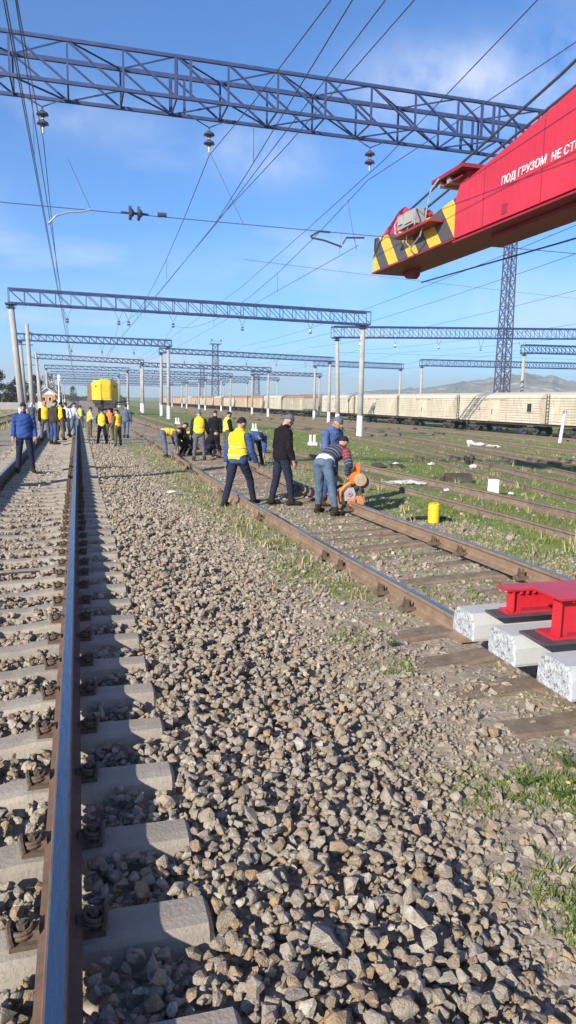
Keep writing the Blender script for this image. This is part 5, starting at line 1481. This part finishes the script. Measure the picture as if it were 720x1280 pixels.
    def garment(name, m, mask, off, folds=0.0, parent=po, along=None):
        offv = off + folds * fold
        sel = [f for f in F if all(mask[i] for i in f)]
        if not sel: return None
        used = sorted({i for f in sel for i in f}); mp = {i: j for j, i in enumerate(used)}
        W_ = V[used] + Nn[used] * offv[used][:, None]; vs = [tuple(q_) for q_ in W_]; fs = [tuple(mp[i] for i in f) for f in sel]
        cnt = {}
        for f in fs:
            for i in range(len(f)):
                e = (f[i], f[(i + 1) % len(f)]); cnt[e] = cnt.get(e, 0) + 1
        inner = {}
        for (a, b_) in list(cnt):
            if (b_, a) not in cnt:
                for q_ in (a, b_):
                    if q_ not in inner: inner[q_] = len(vs); i0 = used[q_]; vs.append(tuple(V[i0] + Nn[i0] * (off * .2 - .004)))
                fs.append((b_, a, inner[a], inner[b_]))
        g = bpy.data.meshes.new(name); g.from_pydata(vs, [], fs); g.materials.append(CL[m]); g.polygons.foreach_set('use_smooth', [True] * len(fs))
        if along is not None:
            at = g.attributes.new('along', 'FLOAT', 'POINT'); vals = np.zeros(len(vs)); vals[:len(used)] = along[used]; at.data.foreach_set('value', vals.astype(np.float32))
        g.update(); return obj(name, g, parent)
    tor, leg, arm, foot, hd = bone == 0, is_('leg'), is_('arm'), is_('foot'), bone == 1
    garment('trousers', of['trousers'], (leg & (U < 1.93)) | (tor & (U < .09)), .006 * k, .004)
    al = np.where(arm, .44 + U * .3, U)
    garment('jacket', of['jacket'], (tor & (U > of['jlen']) & (U < .535)) | (arm & (U < 1.93)) | (leg & (U < max(0, (-of['jlen'] - .03) * 2.2))), .016 * k, .006, along=al)
    if of.get('shirt'): garment('shirt', 'white', tor & (U > .0) & (U < of['jlen'] + .03), .010 * k, .002)
    if of['vest']:
        c_, q_ = spine(.4); lat = np.abs((V - np.array(c_)) @ np.array(q_ @ Vector((1, 0, 0))))
        ve = garment('vest', of['vest'], (tor & (U > -.005) & (U < .525) & ~((U > .36) & (lat > .185 * k))), .030 * k, .004)
        if of['strips']:
            for a, b_ in ((.04, .085), (.2, .245)): garment('reflective_strip', 'strip', tor & (U > a) & (U < b_), .037 * k, .004, ve)
    for sd in 'LR': garment('boot', of['boots'], (bone == ids['foot' + sd]) | ((bone == ids['leg' + sd]) & (U > 1.78)), .009 * k)
    if of['gloves']: [garment('glove', of['gloves'], (bone == ids['arm' + sd]) & (U > 1.95), .003 * k) for sd in 'LR']
    if of['cap']: garment('cap', of['cap'], hd & (hl[:, 2] > .022 * k + np.where(hl[:, 1] < 0, hl[:, 1] * .5, 0)), .014 * k)
    else: garment('hair', 'hair', hd & (hl[:, 2] > .035 * k + np.where(hl[:, 1] < .03, (hl[:, 1] - .03 * k) * 1.1, 0)), .010 * k)
    return po
WALK = ((-12, 8, 3), (22, 10, 3)); WALK2 = ((18, 8, 3), (-14, 14, 3)); STAND = ((0, 2, 5), (0, 2, 5)); WIDE = ((2, 3, 9), (0, 2, 9))
POCK = ((-6, 8, 34), (-6, 8, 34)); HANG = ((4, 7, 12), (4, 7, 12)); FOLD = ((22, 10, 70), (22, 10, 70))
NEAR = .0125
# the nearer gang
person('man in royal blue jacket and black cap facing the camera on the left track', -1.34, 19.5, 176, 1.76, legs=((0, 3, 6), (3, 4, 6)), arms=POCK, outfit=dict(jacket='royal', jlen=-.09), voxel=NEAR, bulk=1.13, z=.0, headp=4)
person('man in yellow vest over blue jacket stepping over the rusty rail', 2.95, 13.5, 46, 1.74, lean=5, legs=((-12, 6, 5), (30, 22, 7)), arms=((-4, 10, 18), (12, 12, 25)), outfit=dict(jacket='blue', vest='vest', gloves='glove', jlen=-.08), voxel=NEAR, headp=6, heady=18, bulk=1.12, z=-.12)
person('man in black jacket and dark knit cap walking to the right', 3.8, 13.4, 78, 1.80, lean=4, legs=((-6, 5, 4), (14, 8, 4)), arms=((0, 8, 10), (6, 8, 14)), outfit=dict(jacket='black', cap='slate', jlen=-.06), voxel=NEAR, headp=24, heady=5, bulk=1.14, z=-.1)
person('man in open blue jacket and grey cap watching the rail saw', 4.72, 13.15, 148, 1.76, lean=6, legs=STAND, arms=((8, 12, 20), (14, 10, 30)), outfit=dict(jacket='worn', cap='slate', trousers='blue', jlen=-.12), voxel=NEAR, headp=28, bulk=1.2, z=-.08)
person('man bent over in striped sweater and faded jeans holding the rail saw', 4.20, 12.05, 58, 1.74, lean=72, pelvis=48, headp=0, legs=((14, 8, 8), (10, 6, 9)), targets=((-.02, .52, .60), (.2, .42, .66)), outfit=dict(jacket='sweater', trousers='jeans', cap='darkcap', jlen=.10, shirt=True), voxel=NEAR, bulk=1.12, z=-.1)
person('man in yellow vest and grey cap seen from behind between the rails', 3.9, 24.0, 8, 1.70, legs=((2, 3, 6), (-3, 4, 6)), arms=((6, 10, 15), (14, 16, 20)), outfit=dict(jacket='navy', trousers='grey', cap='slate', vest='vest', gloves='glove'), voxel=.016, bulk=1.1, headp=25)
person('man in dark clothes standing left of the lime vest man', 4.92, 26.6, 20, 1.66, legs=STAND, arms=HANG, outfit=dict(jacket='black', trousers='black'), voxel=.02, headp=12)
person('man in lime yellow vest standing side on behind the walking vest man', 5.3, 26.2, 75, 1.64, legs=STAND, arms=((12, 8, 40), (10, 8, 30)), outfit=dict(jacket='black', trousers='olive', vest='lime'), voxel=.02, headp=10)
person('man in blue jacket bent double beyond the black jacket man', 5.3, 21.8, 178, 1.72, lean=98, pelvis=62, headp=20, legs=((20, 16, 8), (16, 12, 8)), targets=((-.12, .55, .22), (.16, .5, .25)), outfit=dict(jacket='royal', trousers='black', gloves='glove'), voxel=.018, bulk=1.1)
person('man in yellow vest bent over the rusty rail, seen from the side', 2.82, 25.3, 82, 1.66, lean=104, pelvis=70, headp=0, legs=((20, 14, 5), (12, 8, 5)), targets=((-.1, .6, .15), (.14, .55, .12)), outfit=dict(jacket='grey', trousers='slate', vest='vest'), voxel=.018)
CROUCH = ((108, 128, 10), (104, 130, 12))
person('crouching man in black beside the bent vest man', 3.35, 25.6, 70, 1.74, lean=35, pelvis=15, legs=((78, 110, 9), (74, 112, 10)), targets=((-.1, .55, .3), (.15, .5, .3)), outfit=dict(jacket='black', trousers='black'), voxel=.02, headp=20)
person('crouching man with a yellow vest edge, left of the standing vest man', 3.72, 26.6, 100, 1.72, lean=40, pelvis=15, legs=CROUCH, targets=((-.1, .55, .25), (.15, .5, .25)), outfit=dict(jacket='navy', trousers='black', vest='vest', strips=False), voxel=.02, headp=20)
person('crouching man in dark clothes right of the standing vest man', 4.4, 25.4, 60, 1.70, lean=55, pelvis=20, legs=CROUCH, targets=((-.1, .6, .15), (.2, .55, .15)), outfit=dict(jacket='black', trousers='navy'), voxel=.02, headp=15)
# the far gang on the gravel
person('far worker in yellow vest and blue trousers, back turned, on the gravel', 1.0, 32.8, 12, 1.66, legs=WIDE, arms=FOLD, outfit=dict(jacket='navy', trousers='navy', vest='vest'), voxel=.022)
person('far worker in orange vest between two yellow vests', 1.45, 35.6, 5, 1.64, legs=STAND, arms=FOLD, outfit=dict(jacket='brown', trousers='olive', vest='orange'), voxel=.024)
person('far worker in yellow vest and olive trousers, right of the orange vest', 1.6, 31.2, -40, 1.60, legs=STAND, arms=((10, 8, 30), (10, 8, 30)), outfit=dict(jacket='olive', trousers='olive', vest='vest'), voxel=.022)
person('far man in dark jacket and jeans at the right of the vest group', 2.35, 37.8, 15, 1.74, legs=WALK2, arms=HANG, outfit=dict(jacket='slate', trousers='jeans', jlen=-.08), voxel=.022, bulk=1.15)
person('far worker in pale yellow vest facing right, left of the vest group', .58, 39.4, 70, 1.64, legs=STAND, arms=FOLD, outfit=dict(jacket='lightgrey', trousers='olive', vest='vest', strips=False), voxel=.024)
person('farthest worker in lime vest and blue sleeves by the rail', .12, 47.5, 20, 1.66, legs=WIDE, arms=FOLD, outfit=dict(jacket='royal', trousers='grey', vest='lime'), voxel=.026)
# the group between the rails of the nearest track
person('man in long dark brown jacket standing between the near rails', -.98, 31.2, 60, 1.80, legs=STAND, arms=POCK, outfit=dict(jacket='brown', trousers='blue', jlen=-.14), voxel=.02, bulk=1.2, z=0, headp=8)
person('man in yellow vest and orange cap behind the dark brown jacket man', -1.4, 33.0, 170, 1.74, legs=STAND, arms=HANG, outfit=dict(jacket='black', trousers='grey', vest='vest', cap='orange', strips=False), voxel=.022, z=0)
person('man in white jacket walking away between the near rails', -.58, 36.2, 10, 1.70, legs=WALK, arms=((10, 14, 30), (10, 14, 30)), outfit=dict(jacket='white', trousers='jeans'), voxel=.022, z=0)
person('man in tan vest half hidden behind the dark brown jacket man', -.78, 34.0, 30, 1.70, legs=STAND, arms=HANG, outfit=dict(jacket='black', trousers='olive', vest='vest', strips=False), voxel=.024, z=0)
person('man in light grey jacket leaning by the near rail far off', -.28, 37.5, 60, 1.70, lean=14, legs=WALK2, arms=((30, 10, 20), (30, 10, 20)), outfit=dict(jacket='lightgrey', trousers='jeans'), voxel=.024, z=0)
person('worker in dark clothes far behind the white jacket man', -.9, 43.0, 180, 1.72, legs=STAND, arms=HANG, outfit=dict(jacket='navy', trousers='navy'), voxel=.026, z=0)
person('small far figure with pale cap left by the leaning poles', -2.9, 50, 170, 1.74, legs=STAND, arms=HANG, outfit=dict(jacket='grey', trousers='olive', cap='white'), voxel=.026)

# ------------------------------------------------------------------ rail saw
def rail_saw():
    t = thing('rail_saw', 'orange petrol rail saw clamped on the far rusty rail', 'rail saw', (4.70, 12.0, .06), R(-16))
    b = MB(); b.prism([(-.01, .42), (.0, .56), (.06, .70), (.145, .80), (.17, .76), (.165, .60), (.13, .46), (.06, .40)], 'y', -.03, .03); b.build('blade_guard', M['saw_orange'], t)
    b = MB(); b.cone((.18, -.05, .48), (.18, .02, .48), .115, .125, 24); b.cone((.18, -.06, .48), (.18, -.05, .48), .05, .115, 24); b.build('dust_cover', M['saw_dust'], t)
    b = MB(); b.cone((.2, .035, .40), (.2, .045, .40), .185, .185, 28); b.build('cutting_disc', M['rust_dark'], t)
    b = MB(); b.tube([(-.17, -.06, .08), (-.19, -.06, .18), (-.17, -.06, .28), (-.09, -.06, .37), (.0, -.06, .43), (.06, -.04, .42)], [.03, .034, .036, .034, .034, .03], 10); b.build('rear_handle', M['saw_orange'], t)
    b = MB(); b.prism([(-.10, .10), (.06, .10), (.10, .22), (.06, .34), (-.04, .34), (-.11, .24)], 'y', -.10, .12); b.build('engine_housing', M['grey_metal'], t)
    b = MB(); b.cone((-.02, -.10, .23), (-.02, -.13, .23), .055, .045, 18); b.build('starter_cover', M['grey_metal'], t)
    b = MB(); b.cone((-.02, -.13, .23), (-.02, -.14, .23), .024, .02, 12); b.build('starter_hub', M['red'], t)
    b = MB(); b.tube([(-.24, -.02, .04), (-.30, -.02, .16), (-.27, -.02, .30), (-.18, .04, .36), (-.08, .1, .34)], .028, 8); b.build('front_handle', M['black'], t)
    b = MB(); b.bar((.05, .0, .26), (.19, .0, .47), .06); b.bar((.05, -.05, .30), (.16, -.05, .2), .04); b.bar((.17, -.06, .36), (.2, -.06, .16), .035); b.build('swing_arm', M['under'], t)
    b = MB(); b.box((.11, .0, .12), (.26, .24, .15), top=(.18, .16)); b.box((.02, -.13, .06), (.14, .05, .16)); b.box((.2, -.13, .08), (.08, .05, .2)); b.build('rail_clamp', M['saw_rust'], t)
    b = MB(); b.box((-.13, .02, .1), (.1, .2, .14), top=(.08, .15)); b.build('air_filter', M['black'], t)
rail_saw()

# ------------------------------------------------------------------ haze
def haze():
    b = MB(); b.box((0, 1150, 62), (7000, 5400, 132))
    k = bpy.data.materials.new('haze_air'); k.use_nodes = True; t = k.node_tree; t.nodes.clear()
    o = t.nodes.new('ShaderNodeOutputMaterial'); v = t.nodes.new('ShaderNodeVolumePrincipled')
    v.inputs['Color'].default_value = (.96, .98, 1, 1); v.inputs['Density'].default_value = HAZE; v.inputs['Anisotropy'].default_value = .2
    t.links.new(v.outputs[0], o.inputs['Volume'])
    h = b.build('haze', k); h['kind'] = 'stuff'; h['label'] = 'thin pale haze in the air over the whole yard'; h.display_type = 'WIRE'
HAZE = .0004
haze()
